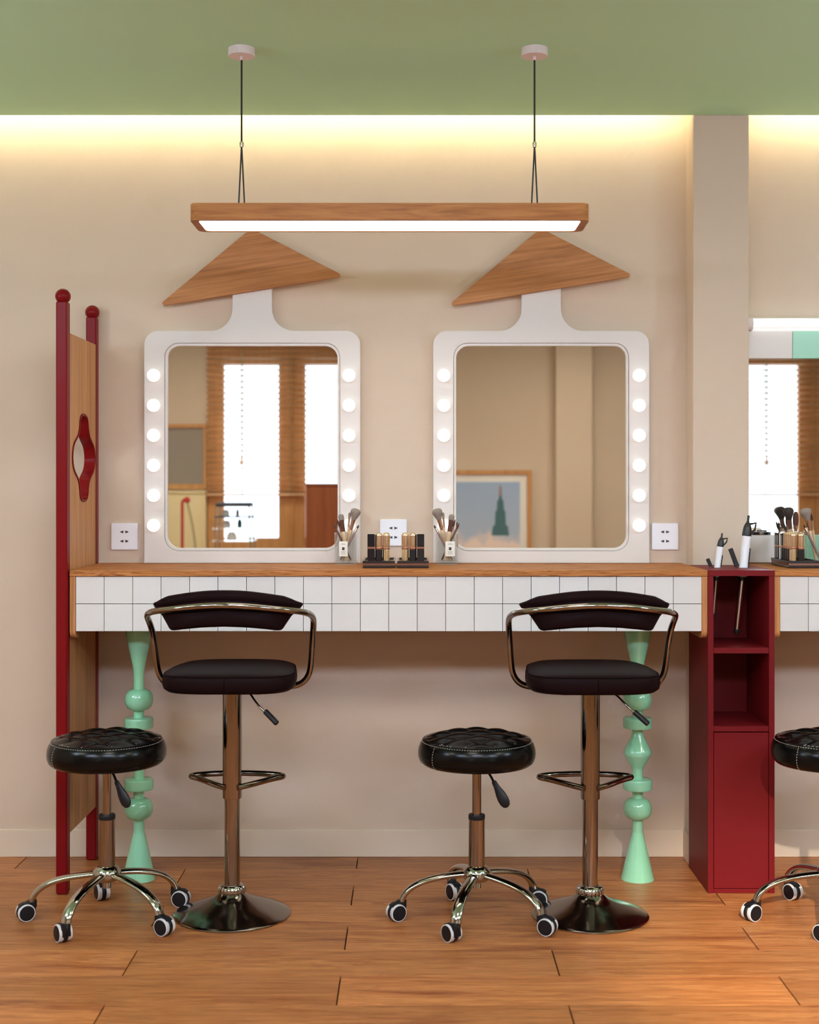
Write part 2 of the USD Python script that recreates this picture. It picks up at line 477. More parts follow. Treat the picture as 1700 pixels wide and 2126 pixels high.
# mirror wall, the wall behind the camera with its windows, the side walls, ceiling with a lit cove
struct('wall_back', bx(XL - .1, XR + .1, 0.0, 0.12, -0.05, CZ + .05), 'wall_paint', label='beige textured plaster wall behind the two vanity mirrors', cat='wall')
struct('wall_left', bx(XL - .1, XL, YF - .15, 0.0, -0.05, CZ + .05), 'wall_paint', label='beige side wall at the left end of the salon', cat='wall')
struct('wall_right', bx(XR, XR + .1, YF - .15, 0.0, -0.05, CZ + .05), 'wall_paint', label='beige side wall at the right end of the salon', cat='wall')
WX = [(-1.50, -0.33), (2.463, 3.633)]      # window openings
WZ = (0.745, 2.20)
poly = sbox(XL, -0.05, XR, CZ)
for a, b in WX:
    poly = poly.difference(sbox(a, WZ[0], b, WZ[1]))
wf = extrude(poly, 0.15)
v = wf.vertices.copy()
wf = trimesh.Trimesh(np.c_[v[:, 0], YF - v[:, 2], v[:, 1]], wf.faces, process=False)
struct('wall_front', wf, 'wall_paint', label='beige window wall seen reflected in the mirrors', cat='wall')
struct('column_front', bx(1.085, 1.36, YF, YF + .14, 0.0, ZC, .004), 'wall_paint', label='pale pilaster reflected in the middle mirror beside the sky picture', cat='column')
SE = -0.112                                   # front edge of the dropped ceiling
struct('ceiling', bx(XL, XR, YF, SE, ZC, CZ, 0.0), 'ceiling_paint', label='flat sage green dropped ceiling with a light cove along the wall', cat='ceiling')
struct('ceiling_cove', bx(XL, XR, SE, 0.0, CZ, CZ + .04), 'cove_paint', label='narrow cove roof above the sage green ceiling edge', cat='ceiling')
CX0, CX1, CY = 0.8895, 1.0655, -0.110
struct('column', bx(CX0, CX1, CY, 0.0, 0.0, CZ, .0015), 'wall_paint', label='square beige pillar between the second mirror and the green-topped mirror', cat='column')
struct('baseboard_back', cat([bx(XL, CX0 - .008, -0.008, 0.0, 0.0, 0.089, .0015), bx(CX1 + .008, XR, -0.008, 0.0, 0.0, 0.089, .0015)]), 'trim_paint', smooth=False,
       label='low beige baseboard along the foot of the mirror wall', cat='baseboard')
struct('baseboard_column', cat([bx(CX0 - .012, CX0, CY - .012, -0.008, 0.0, 0.089, .0015), bx(CX0, CX1, CY - .012, CY, 0.0, 0.089, .0015), bx(CX1, CX1 + .012, CY - .012, -0.008, 0.0, 0.089, .0015)]), 'trim_paint', smooth=False,
       label='beige baseboard wrapping the foot of the square pillar', cat='baseboard')
for (a, b, side) in ((XL + .02, CX0 - .01, 'left of'), (CX1 + .01, XR - .02, 'right of')):
    s = thing('led_strip', 'warm white LED strip hidden in the ceiling cove ' + side + ' the pillar', 'light strip', (0, 0, 0))
    part(s, 'channel', bx(a, b, SE, SE + .012, 2.428, 2.452, .001), 'diffuser_frame')
    part(s, 'light_line', bx(a + .005, b - .005, SE + .012, SE + .016, 2.432, 2.448), 'led_glow')

# windows of the wall behind the camera, with wooden frames, and their blinds
for wi, (a, b) in enumerate(WX):
    where = ('in the left mirror', 'in the green-topped mirror')[wi]
    w = thing('window_%d' % (wi + 1), 'oak framed two-pane window seen reflected ' + where, 'window', (0, 0, 0), kind='structure')
    g1, g2, g3, g4 = a + .067, a + .484, a + .688, a + 1.105
    z0, z1 = 0.8085, 2.123
    fr = sbox(a - .055, WZ[0] - .12, b + .055, WZ[1] + .08)
    for (p, q) in ((g1, g2), (g3, g4)):
        fr = fr.difference(sbox(p, z0, q, z1))
    part(w, 'frame', plate(fr, YF - .02, .05), 'window_wood', smooth=False)
    for (p, q) in ((g1, g2), (g3, g4)):
        part(w, 'pane', bx(p - .01, q + .01, YF + .002, YF + .008, z0 - .01, z1 + .01), 'window_glass')
    mx = (g2 + g3) / 2
    part(w, 'astragal', bx(mx - .012, mx + .012, YF + .03, YF + .042, WZ[0], z1, .002), 'window_wood', label='raised strip where the two casements meet')
    bl = thing('venetian_blind', 'half-lowered wooden venetian blind on the window reflected ' + where, 'blind', (0, 0, 0), group=None)
    xa, xb = a - .058, b + .06
    part(bl, 'head_rail', bx(xa, xb, YF + .05, YF + .11, 2.318, 2.366, .003), 'slat_wood')
    n = 27
    for k in range(n):
        z = 2.300 - k * (2.300 - 1.165) / (n - 1)
        s = bx(xa, xb, -.025, .025, -.0013, .0013, .0005)
        s.apply_transform(trimesh.transformations.rotation_matrix(math.radians(11), [1, 0, 0]))
        part(bl, 'slat', moved(s, 0, YF + .08, z), 'slat_wood', smooth=False)
    part(bl, 'bottom_rail', bx(xa, xb, YF + .057, YF + .103, 1.130, 1.146, .003), 'slat_wood')
    for lx in (a + .215, mx, b - .215):
        part(bl, 'ladder_cord', cat([tube([(lx, YF + .08 + dy, 1.14), (lx, YF + .08 + dy, 2.33)], .0022, 6) for dy in (-.027, .027)]), 'cord_beige')
    pc = part(bl, 'pull_cord', tube([(a + .215, YF + .125, 1.43), (a + .215, YF + .125, 2.33)], .004, 8), 'cord_beige')
    part(pc, 'tassel', lathe([(.004, .07), (.012, .03), (.014, .01), (.01, 0)], 16, (a + .215, YF + .125)).apply_translation((0, 0, 1.36)), 'slat_wood')

# added flush lamps out of view, general fill for the room
lamp_spots = [(-2.6, -2.6), (-0.2, -2.6), (2.2, -2.6), (-1.4, -4.7), (1.2, -4.7)]
for i, (x, y) in enumerate(lamp_spots):
    s = thing('ceiling_light', 'added square fill lamp flush in the ceiling outside the view', 'added light', (x, y, ZC), group='added fill lamps')
    part(s, 'frame', plate(sbox(-.31, -.31, .31, .31).difference(sbox(-.285, -.285, .285, .285)), 0, .02).apply_transform(trimesh.transformations.rotation_matrix(PI / 2, [1, 0, 0])), 'diffuser_frame', smooth=False)
    part(s, 'diffuser', bx(-.285, .285, -.285, .285, -.012, -.004), 'panel_glow')

for (x, y, z, w) in ((-2.45, -1.9, 1.66, 'left'), (2.50, -1.9, 1.66, 'right')):  # added globes out of view, there to brighten the green ceiling
    s = thing('globe_pendant', 'added opal fill globe outside the view, lighting the ceiling, on the %s' % w, 'pendant lamp', (x, y, ZC))
    part(s, 'canopy', cyl(.05, -.03, -.0003, 40, b=.003), 'canopy_white')
    part(s, 'cable', tube([(0, 0, -.03), (0, 0, z + .19 - ZC)], .003, 10), 'cable_black')
    part(s, 'globe', sphere(.19, (0, 0, z - ZC), 3), 'globe_glow', smooth=True)

for (x, where) in ((-1.9, 'over the left of the room'), (0.05, 'over the middle of the room'), (2.0, 'over the right of the room')):  # added flood panels, the main fill on the mirror wall
    s = thing('flood_lamp', 'added fill flood lamp behind the viewpoint, ' + where, 'added light', (x, -3.75, 2.215))
    T = trimesh.transformations.rotation_matrix(math.radians(-14), [1, 0, 0])
    part(s, 'housing', cat([bx(-.56, .56, -.05, -.02, -.15, .15, .004), bx(-.56, -.545, -.02, .02, -.15, .15), bx(.545, .56, -.02, .02, -.15, .15), bx(-.545, .545, -.02, .02, .135, .15), bx(-.545, .545, -.02, .02, -.15, -.135)]).apply_transform(T), 'diffuser_frame', smooth=False)
    part(s, 'diffuser', bx(-.545, .545, -.02, -.004, -.135, .135).apply_transform(T), 'flood_glow')
    vis = filleted([(.01, .146), (.34, -.032), (.34, -.026), (.01, .156)], [0] * 4)  # added flap shaped to darken the wall towards its top
    part(s, 'visor', yzplate(vis, -.56, .56), 'cable_black', smooth=False, label='added black flap dimming the upper part of the mirror wall')
    part(s, 'bracket', cat([bx(a - .015, a + .015, -.075, -.045, .0, ZC - 2.2155, .002) for a in (-.35, .35)]), 'diffuser_frame', smooth=False)
# a spotlight out of view, placed to light the floor before the red cabinet
sp, aim = np.array([0.55, -4.25, 2.26]), np.array([0.98, -0.93, 0.0])
s = thing('ceiling_spotlight', 'small unseen spotlight behind the viewpoint, lighting the floor by the red cabinet', 'spotlight', sp)
dv_ = (aim - sp) / np.linalg.norm(aim - sp)
part(s, 'mount', cyl(.03, sp[2] + .045, ZC - .0003, 28, (sp[0], sp[1]), .002), 'black_plastic', world=True)
shell = lathe([(.020, -.06), (.034, -.055), (.036, -.04), (.036, .05), (.033, .05), (.033, -.03), (.0, -.035)], 32)
part(s, 'housing', along(shell, (0, 0, 0), dv_), 'black_plastic')
sl = UsdLux.SphereLight.Define(stage, str(s.GetPath()) + '/light')
sl.AddTransformOp().Set(Gf.Matrix4d().SetRotate(Gf.Rotation(Gf.Vec3d(0, 0, -1), Gf.Vec3d(*map(float, dv_)))) * Gf.Matrix4d().SetTranslate(Gf.Vec3d(*map(float, dv_ * .06))))
sl.CreateRadiusAttr(.028)
sl.CreateIntensityAttr(SPOT)
sl.CreateColorAttr(Gf.Vec3f(1.0, .88, .72))
sh = UsdLux.ShapingAPI.Apply(sl.GetPrim())
sh.CreateShapingConeAngleAttr(9.5)
sh.CreateShapingConeSoftnessAttr(1.0)

# ------------------------------------------------------------------ tiled vanity desks
DT = 0.9526          # worktop height
def leg_profile():
    k = 0.0014737
    z = lambda py: CAMH - (py - VY) * k
    pr = [(33.5, 1829.5), (34.5, 1828), (34, 1822), (12, 1729), (11, 1725), (11, 1699)]
    pr += [(11 + 18.2 * math.sin(t) ** 0.8, 1678.5 + 21.5 * math.cos(t)) for t in np.linspace(0.12, PI - .12, 16)]
    pr += [(11, 1657), (11, 1640), (28.5, 1638.5), (30, 1636), (30, 1620), (28.5, 1617), (11, 1616), (11, 1598)]
    pr += [(13, 1592), (21, 1580), (27, 1569), (29.2, 1563), (27.5, 1556), (20, 1542), (13.5, 1529), (11.5, 1521), (11, 1515)]
    pr += [(11, 1512), (28.5, 1511), (30, 1508.5), (30, 1493), (28.5, 1490), (10.8, 1489), (10.8, 1474)]
    pr += [(10.8 + 18.4 * math.sin(t) ** 0.8, 1452.3 + 21.5 * math.cos(t)) for t in np.linspace(0.12, PI - .12, 16)]
    pr += [(10.8, 1430), (10.8, 1402), (11.3, 1394), (13.5, 1380), (17, 1364), (21.5, 1344), (26, 1324), (29, 1308), (30.5, 1298)]
    return [(r * k, z(py)) for r, py in pr]

leg_m = lathe([(r, max(z, 0.0)) for r, z in leg_profile()], 56)
def desk(name, label, xa, xb, ncol, t0, legs):
    """xa, xb: the outer faces of the end panels; t0: x of the first tile's edge; ncol columns of tiles in two rows."""
    t = thing(name, label, 'desk', (xa, -0.2, 0))
    part(t, 'worktop', bx(xa, xb, -0.4, -0.001, DT - .0177, DT, .0012), 'desk_wood', world=True)
    ez0 = 0.751
    end = filleted([(-.396, ez0), (-.004, ez0), (-.004, DT - .0178), (-.396, DT - .0178)], [.022, .0, 0, 0])
    e = extrude(end, .0165)
    v = e.vertices.copy()
    for x in (xa, xb - .0165):
        part(t, 'end_panel', trimesh.Trimesh(np.c_[x + v[:, 2], v[:, 0], v[:, 1]], e.faces, process=False), 'end_wood', world=True, smooth=False)
    tw = 0.08405
    part(t, 'apron', cat([bx(xa + .0165, xb - .0165, -.3865, -.370, .772, DT - .0178), bx(xa + .0165, xb - .0165, -.370, -.004, .772, .784)]), 'joint_dark', world=True, smooth=False)
    for r, (z0, z1) in enumerate(((.7718, .8532), (.8532, .9346))):
        for c in range(ncol):
            x = t0 + c * tw
            part(t, 'tile', bx(x + .0008, x + tw - .0008, -.394, -.3866, z0 + .0008, z1 - .0008, .0003), 'tile_white' if (c * 7 + r * 3) % 3 else 'tile_warm', world=True, smooth=False)
    for x in legs:
        part(t, 'leg', moved(leg_m, x, -.25, 0), 'green_lacquer', world=True, smooth=50)
    return t
X0 = P(144, 0, 4.0)[0]; X1 = P(1469, 0, 4.0)[0]
desk('vanity_desk', 'long wooden vanity desk with a white tiled apron on two mint green turned legs', X0, X1, 22, P(156, 0, 4.0)[0], [P(288.3, 0, 4.15)[0], P(1323.3, 0, 4.15)[0]])
KX0, KX1 = X1 + .0006, P(1608, 0, 4.0)[0]
D2 = KX1 + .0006
desk('vanity_desk', 'wooden vanity desk with a white tiled apron to the right of the red cabinet', D2, D2 + .0165 * 2 + .0841 * 12, 12, D2 + .0165, [D2 + .9])

# ------------------------------------------------------------------ red partition screen at the left end
PX0, PX1 = -1.0465, -1.0132
t = thing('partition_screen', 'tall wooden screen with red posts, ball finials and a quatrefoil cut-out', 'partition', (PX0 + .017, -.2, 0))
def post(ya, yb, zt, zb, R):
    pm = bx(PX0, PX1, ya, yb, 0.0, zt, .004)
    pr = part(t, 'post', pm, 'red_paint', world=True, smooth=20)
    cx, cy = (PX0 + PX1) / 2, (ya + yb) / 2
    part(pr, 'finial', sphere(R, (cx, cy, zt + R * .72), 4), 'red_paint', world=True, smooth=40)
post(-.415, -.377, 1.745, 0, .0225)
post(-.047, -.009, 1.745, 0, .0225)
# the panel with its hole, in (y, z); its red lining ring
hc = (-.205, 1.2885)
q4 = [(0, .1370), (.022, .1350), (.042, .1275), (.0535, .1120), (.0590, .0940), (.0730, .0720), (.0980, .0575), (.1250, .0420), (.1400, .0230), (.1460, 0)]
q4 = q4 + [(a, -b) for a, b in q4[-2::-1]]
q4 = np.array(q4 + [(-a, b) for a, b in q4[-2:0:-1]])
qs = CubicSpline(np.arange(len(q4) + 1), np.vstack([q4, q4[:1]]), bc_type='periodic')(np.linspace(0, len(q4), 160, endpoint=False))
quat = Polygon(qs + np.array(hc)).buffer(0)
pan = sbox(-.3765, .172, -.0475, 1.655).difference(quat.buffer(.0002))
pp = part(t, 'panel', yzplate(pan, PX0 + .003, PX1 - .0016), 'panel_wood', world=True, smooth=False)
ring = quat.difference(quat.buffer(-.0075, 16))
ringf = quat.buffer(-.0015).difference(quat.buffer(-.006, 16))
part(pp, 'hole_lining', cat([yzplate(ring, PX0, PX1), yzplate(ringf, PX1, PX1 + .0015)]), 'red_paint', world=True, smooth=30, label='glossy red lining of the quatrefoil cut-out')

# ------------------------------------------------------------------ vanity mirrors with bulbs and wooden hats
MD = 4.37                                      # depth of the frame's front
def vanity_mirror(dx_px, label):
    s = MD / F
    q = lambda px, py: ((px + dx_px - VX) * s, CAMH - (py - VY) * s)
    yf = MD - CAMD
    cx = q(523.5, 0)[0]
    t = thing('vanity_mirror', label, 'mirror', (cx, -.02, DT))
    zb = DT + .0006
    def o(px, py):
        x, z = q(px, py); return (x, max(z, zb))
    pts = [o(299, 1190), o(748, 1190), o(748, 687), o(627, 687), o(564.5, 642), o(564.5, 592), o(482.5, 592), o(482.5, 642), o(430, 687), o(299, 687)]
    # body with rounded shoulders, neck with wide concave fillets
    out = filleted([o(299, 1190), o(748, 1190), o(748, 687), o(564.5, 687), o(564.5, 592), o(482.5, 592), o(482.5, 687), o(299, 687)],
                   [0, 0, .045, .088, 0, 0, .088, .045], 14)
    x0, z0 = q(341.5, 1144); x1, z1 = q(705.5, 712)
    hole = rrect(x0, x1, z0, z1, .046)
    part(t, 'frame', plate(out.difference(hole), yf, .029, .002), 'frame_white', world=True, smooth=False)
    x2, z2 = q(347, 1138); x3, z3 = q(700.5, 718)
    hole2 = rrect(x2, x3, z2, z3, .040)
    part(t, 'inner_rim', plate(hole.buffer(-.0008).difference(hole2), yf + .0035, .02, .0015), 'frame_white', world=True, smooth=False, label='narrow recessed rim around the glass')
    part(t, 'glass', plate(hole2.buffer(.004), yf + .012, .008), 'mirror_glass', world=True, smooth=False)
    for col in (318, 724):
        cxb = (col + (dx_px * 603.5 / 600) - VX) * 4.345 / F
        for k in range(6):
            zc = CAMH - (779 + 62.4 * k - VY) * 4.345 / F
            b = part(t, 'bulb', sphere(.0208, (cxb, 4.345 - CAMD + .006, zc), 3), 'bulb_glow', world=True, smooth=True)
            sk = cyl(.0135, 0, .010, 24)
            sk.apply_transform(trimesh.transformations.rotation_matrix(PI / 2, [1, 0, 0]))
            part(b, 'socket', moved(sk, cxb, yf + .001, zc), 'frame_white', world=True)
    hat = filleted([q(327, 637.5), q(716, 574.5), q(522, 475)], [.007, .007, .045], 12)
    part(t, 'hat_panel', plate(hat, yf - .0125, .0125, .0015), 'hat_wood', world=True, smooth=False, label='triangular oak panel shaped like a hat')
    return t
vanity_mirror(0, 'bulb-lit vanity mirror with a wooden hat, reflecting a window with blinds')
vanity_mirror(600, 'bulb-lit vanity mirror with a wooden hat, reflecting a framed sky picture')

# mirror of the next bay, framed with white and mint panels
t = thing('panel_mirror', 'wide mirror framed by white and mint green panels to the right of the pillar', 'mirror', (1.5, -.02, DT))
pz = lambda py: CAMH - (py - VY) * MD / F
xs = [CX1 + .003, P(1645.2, 0, MD)[0], 1.39, 1.552, 1.715, 1.877]
part(t, 'backing', bx(xs[0], xs[-1], -.012, -.001, DT + .0006, pz(688.5)), 'joint_dark', world=True)
for k in range(len(xs) - 1):
    for (za, zb) in ((DT + .002, pz(1111)), (pz(744), pz(688))):
        part(t, 'frame_panel', bx(xs[k] + .0005, xs[k + 1] - .0005, -.030, -.012, za, zb, .001), 'frame_white' if k % 2 == 0 else 'green_panel', world=True, smooth=False,
             label=None)
part(t, 'glass', bx(xs[0] + .002, xs[-1] - .002, -.018, -.0121, pz(1111) + .0003, pz(744) - .0003), 'mirror_glass', world=True, smooth=False)
tin = thing('compact_tin', 'flat black and gold strip along the white ledge of the green-topped mirror', 'makeup compact', P(1581, 1110.7, 4.375) + [0, .0, 0])  # dark strip with a pale gold mark, just above the ledge
c0 = P(1581, 0, 4.375)[0]; zt = pz(1111) + .0004
part(tin, 'case', cyl(.0285, zt, zt + .0095, 40, (c0, -.0), .001).apply_transform(trimesh.transformations.scale_matrix(.36, [c0, 0, zt], [0, 1, 0])).apply_translation((0, -.0235, 0)) if False else
     bx(c0 - .0285, c0 + .0285, -.029, -.019, zt, zt + .0098, .001), 'gloss_black', world=True)
part(tin, 'clasp', bx(c0 - .008, c0 + .006, -.0298, -.029, zt + .001, zt + .009), 'pale_gold', world=True)

# tube lamp over it
tz = CAMH - (671 - VY) * 4.34 / F
x0 = CX1 + .006
t = thing('tube_light', 'white fluorescent tube lamp on the wall above the green-topped mirror', 'wall light', (1.4, -.03, tz))
part(t, 'back_plate', bx(x0, 1.98, -.022, -.0005, tz - .022, tz + .022, .002), 'diffuser_frame', world=True)
tb = cyl(.0120, 0, 1.98 - x0 - .026, 32); tb.apply_transform(trimesh.transformations.rotation_matrix(PI / 2, [0, 1, 0]))
part(t, 'tube', moved(tb, x0 + .022, -.040, tz + .002), 'tube_glow', world=True, smooth=30)
for (xa, xb) in ((x0, x0 + .022), (1.976, 1.998)):
    ec = cyl(.0212, 0, xb - xa, 32, b=.002); ec.apply_transform(trimesh.transformations.rotation_matrix(PI / 2, [0, 1, 0]))
    part(t, 'end_cap', cat([moved(ec, xa, -.040, tz), bx(xa, xb, -.04, -.0008, tz - .0212, tz + .0212, .001)]), 'canopy_white', world=True, smooth=30)

# ------------------------------------------------------------------ hanging lamp
lz0, lz1, ly0, ly1 = 1.8975, 1.9425, 3.55 - CAMD, 3.718 - CAMD
lx0, lx1 = P(393, 0, 3.55)[0], P(1224, 0, 3.55)[0]
lyc = (ly0 + ly1) / 2
t = thing('pendant_lamp', 'long flat oak hanging lamp with a glowing white underside on two black cables', 'pendant lamp', ((lx0 + lx1) / 2, lyc, lz0))
def xyplate(poly, za, zb):
    e = extrude(poly, zb - za); return moved(e, 0, 0, za)
outl = rrect(lx0, lx1, ly0, ly1, .022)
inn = rrect(lx0 + .021, lx1 - .021, ly0 + .012, ly1 - .010, .014)
part(t, 'body', cat([xyplate(outl.buffer(-.0012), lz0, lz0 + .0008), xyplate(outl, lz0 + .0008, lz1 - .0012), xyplate(outl.buffer(-.0012), lz1 - .0012, lz1)]).difference(xyplate(inn, lz0 - .01, lz0 + .006)) if False else
     cat([xyplate(outl.difference(inn), lz0, lz0 + .006), xyplate(outl, lz0 + .006, lz1 - .001), xyplate(outl.buffer(-.001), lz1 - .001, lz1)]), 'lamp_wood', world=True, smooth=30)
part(t, 'diffuser', xyplate(inn.buffer(-.0005), lz0 + .0012, lz0 + .0058), 'pendant_glow', world=True, smooth=False, label='glowing white diffuser')
for px in (501.5, 1109.5):
    cd = 3.634; x = (px - VX) * cd / F; y = cd - CAMD
    ca = part(t, 'canopy', cyl(.0357, ZC - .0225, ZC - .0002, 48, (x, y), .0012), 'canopy_white', world=True, smooth=30)
    part(ca, 'cord_grip', lathe([(.0035, ZC - .032), (.004, ZC - .0225)], 16, (x, y)), 'canopy_white', world=True)
    zs = CAMH - (300 - VY) * cd / F
    cb = part(t, 'cable', cat([tube([(x, y, ZC - .03), (x, y, zs)], .0026, 10)] + [tube([(x, y, zs), (x + sx * .0085, y, lz1 - .002)], .0021, 10) for sx in (-1, 1)]), 'cable_black', world=True)
    part(cb, 'ferrule', lathe([(.0048, zs - .007), (.0055, zs - .002), (.0055, zs + .006)], 20, (x, y)), 'brass', world=True, label='small brass clamp where the cable splits')

# ------------------------------------------------------------------ wall sockets
def socket(px, py, label):
    d = 4.392; c = P(px, py, d)
    t = thing('wall_socket', label, 'power socket', (c[0], 0, c[2]))
    h = .0428
    part(t, 'plate', plate(rrect(-h, h, -h, h, .003), -.009, .0088, .0015), 'socket_white', smooth=False)
    for sx in (-1, 1):
        for sz in (-1, 1):
            tri = Polygon([(sx * .0030, -.0046), (sx * .0030, .0046), (sx * .0128, .0014), (sx * .0128, -.0014)])
            tri = Polygon([(a, b + sz * .0150) for a, b in tri.exterior.coords])
            part(t, 'slot', plate(tri, -.0093, .0004), 'socket_hole', smooth=False)
socket(258.2, 1114, 'white square wall socket beside the red-posted screen')
socket(816.5, 1106, 'white square wall socket between the two vanity mirrors, partly behind lipsticks')
socket(1380.5, 1114, 'white square wall socket between the second mirror and the pillar')

# ------------------------------------------------------------------ red cabinet with its hot tools
t = thing('red_cabinet', 'narrow dark red cabinet with two open shelves and a door between the desks', 'cabinet', ((KX0 + KX1) / 2, -.25, 0))
KB = CY - .0135
ST = .0168
iz = lambda py: CAMH - (py - VY) * 4.0 / F
for (a, b) in ((KX0, KX0 + ST), (KX1 - ST, KX1)):
    part(t, 'side_panel', bx(a, b, -.4, KB, 0, DT - .0172, .0008), 'red_cabinet', world=True, smooth=False)
HO = [((P(1488, 0, 4.15)[0] - .003), -.25, .017), (P(1543, 0, 4.15)[0] - .001, -.25, .0215)]
topm = mani(bx(KX0, KX1, -.4, KB, DT - .017, DT, .0008))
for x, y, r in HO:
    topm = topm - m3.Manifold.cylinder(.06, r, r, 40).translate((x, y, DT - .04))
part(t, 'top_panel', topm, 'red_cabinet', world=True, smooth=False)
part(t, 'back_panel', bx(KX0 + ST, KX1 - ST, KB - .008, KB, .02, DT - .0172), 'red_cabinet', world=True)
for (za, zb) in ((iz(1357), iz(1344.8)), (iz(1519.5), iz(1508))):
    part(t, 'shelf', bx(KX0 + ST + .0003, KX1 - ST - .0003, -.398, KB - .008, za, zb, .0008), 'red_cabinet', world=True, smooth=False)
part(t, 'plinth', bx(KX0 + ST + .0003, KX1 - ST - .0003, -.398, KB, 0.0, .0130, .0008), 'red_cabinet', world=True, smooth=False)
part(t, 'door', bx(KX0 + ST + .0012, KX1 - ST - .0012, -.399, -.383, .0145, iz(1521.3), .0008), 'red_cabinet', world=True, smooth=False)

def hot_tool(label, base, top, tip, rh, lever_top, sc):
    base, top, tip = map(np.array, (base, top, tip))
    t = thing('curling_iron', label, 'curling iron', tip, group=None)
    ax = (top - base) / np.linalg.norm(top - base)
    Lh = np.linalg.norm(top - base)
    hb = base - ax * .03
    zz = np.linspace(0, 1, 12)
    hl = Lh * .60
    h = lathe([(rh * (1.0 - .10 * math.sin(PI * q)), .03 + hl * q - .03 * (1 - q)) for q in zz], 32)
    part(t, 'handle', along(h, hb + ax * .0, top), 'tool_white', world=True, smooth=40)
    hd = lathe([(rh * .98, 0), (rh * 1.0, .004), (rh * .86, Lh * .16), (rh * .62, Lh * .225), (rh * .38, Lh * .26), (rh * .27, Lh * .285), (rh * .24, Lh * .40)], 28)
    p0 = base + ax * hl
    hp = part(t, 'handle_cap', along(hd, p0, top), 'tool_black', world=True, smooth=40)
    # hexagonal hanging loop beside the cap
    sx = np.array([1, 0, 0])
    lp = [p0 + ax * Lh * .23 + sx * rh * .5, p0 + ax * Lh * .25 + sx * rh * 1.75, p0 + ax * Lh * .13 + sx * rh * 1.65, p0 + ax * Lh * .04 + sx * rh * .85]
    part(hp, 'hanging_loop', tube(np.array(lp), rh * .23, 8), 'tool_black', world=True)
    part(t, 'grip_strip', along(bx(rh * .55, rh * 1.12, -.005, .005, .0, hl * .62, .002), base, top), 'tool_black', world=True)
    # the clamp lever beside the handle
    l0 = base + np.array([-.0205, -.004, .002]); l1 = np.array(lever_top)
    part(t, 'lever', along(bx(-.0058 * sc, .0058 * sc, -.004, .004, 0, np.linalg.norm(l1 - l0), .001), l0, l1), 'tool_black', world=True)
    Lb = np.linalg.norm(tip - hb)
    part(t, 'collar', along(cyl(rh * .92, 0, .012, 28), hb, tip), 'tool_black', world=True)
    part(t, 'barrel', along(cyl(rh * .62, .011, Lb - .014, 32), hb, tip), 'steel', world=True, smooth=40)
    part(t, 'tip', along(lathe([(rh * .68, Lb - .0145), (rh * .72, Lb - .008), (rh * .5, Lb)], 28), hb, tip), 'tool_black', world=True)
D = 4.15
hot_tool('small white curling iron with black cap standing in the red cabinet top', P(1489, 1177, D), P(1499, 1107, D), P(1480, 1283, D), .0103, P(1468.5, 1160, D - .005), .9)
hot_tool('large white curling iron with black cap standing in the red cabinet top', P(1543, 1177, D), P(1554, 1070, D), P(1528.5, 1316, D), .0143, P(1516, 1139, D - .005), 1.15)

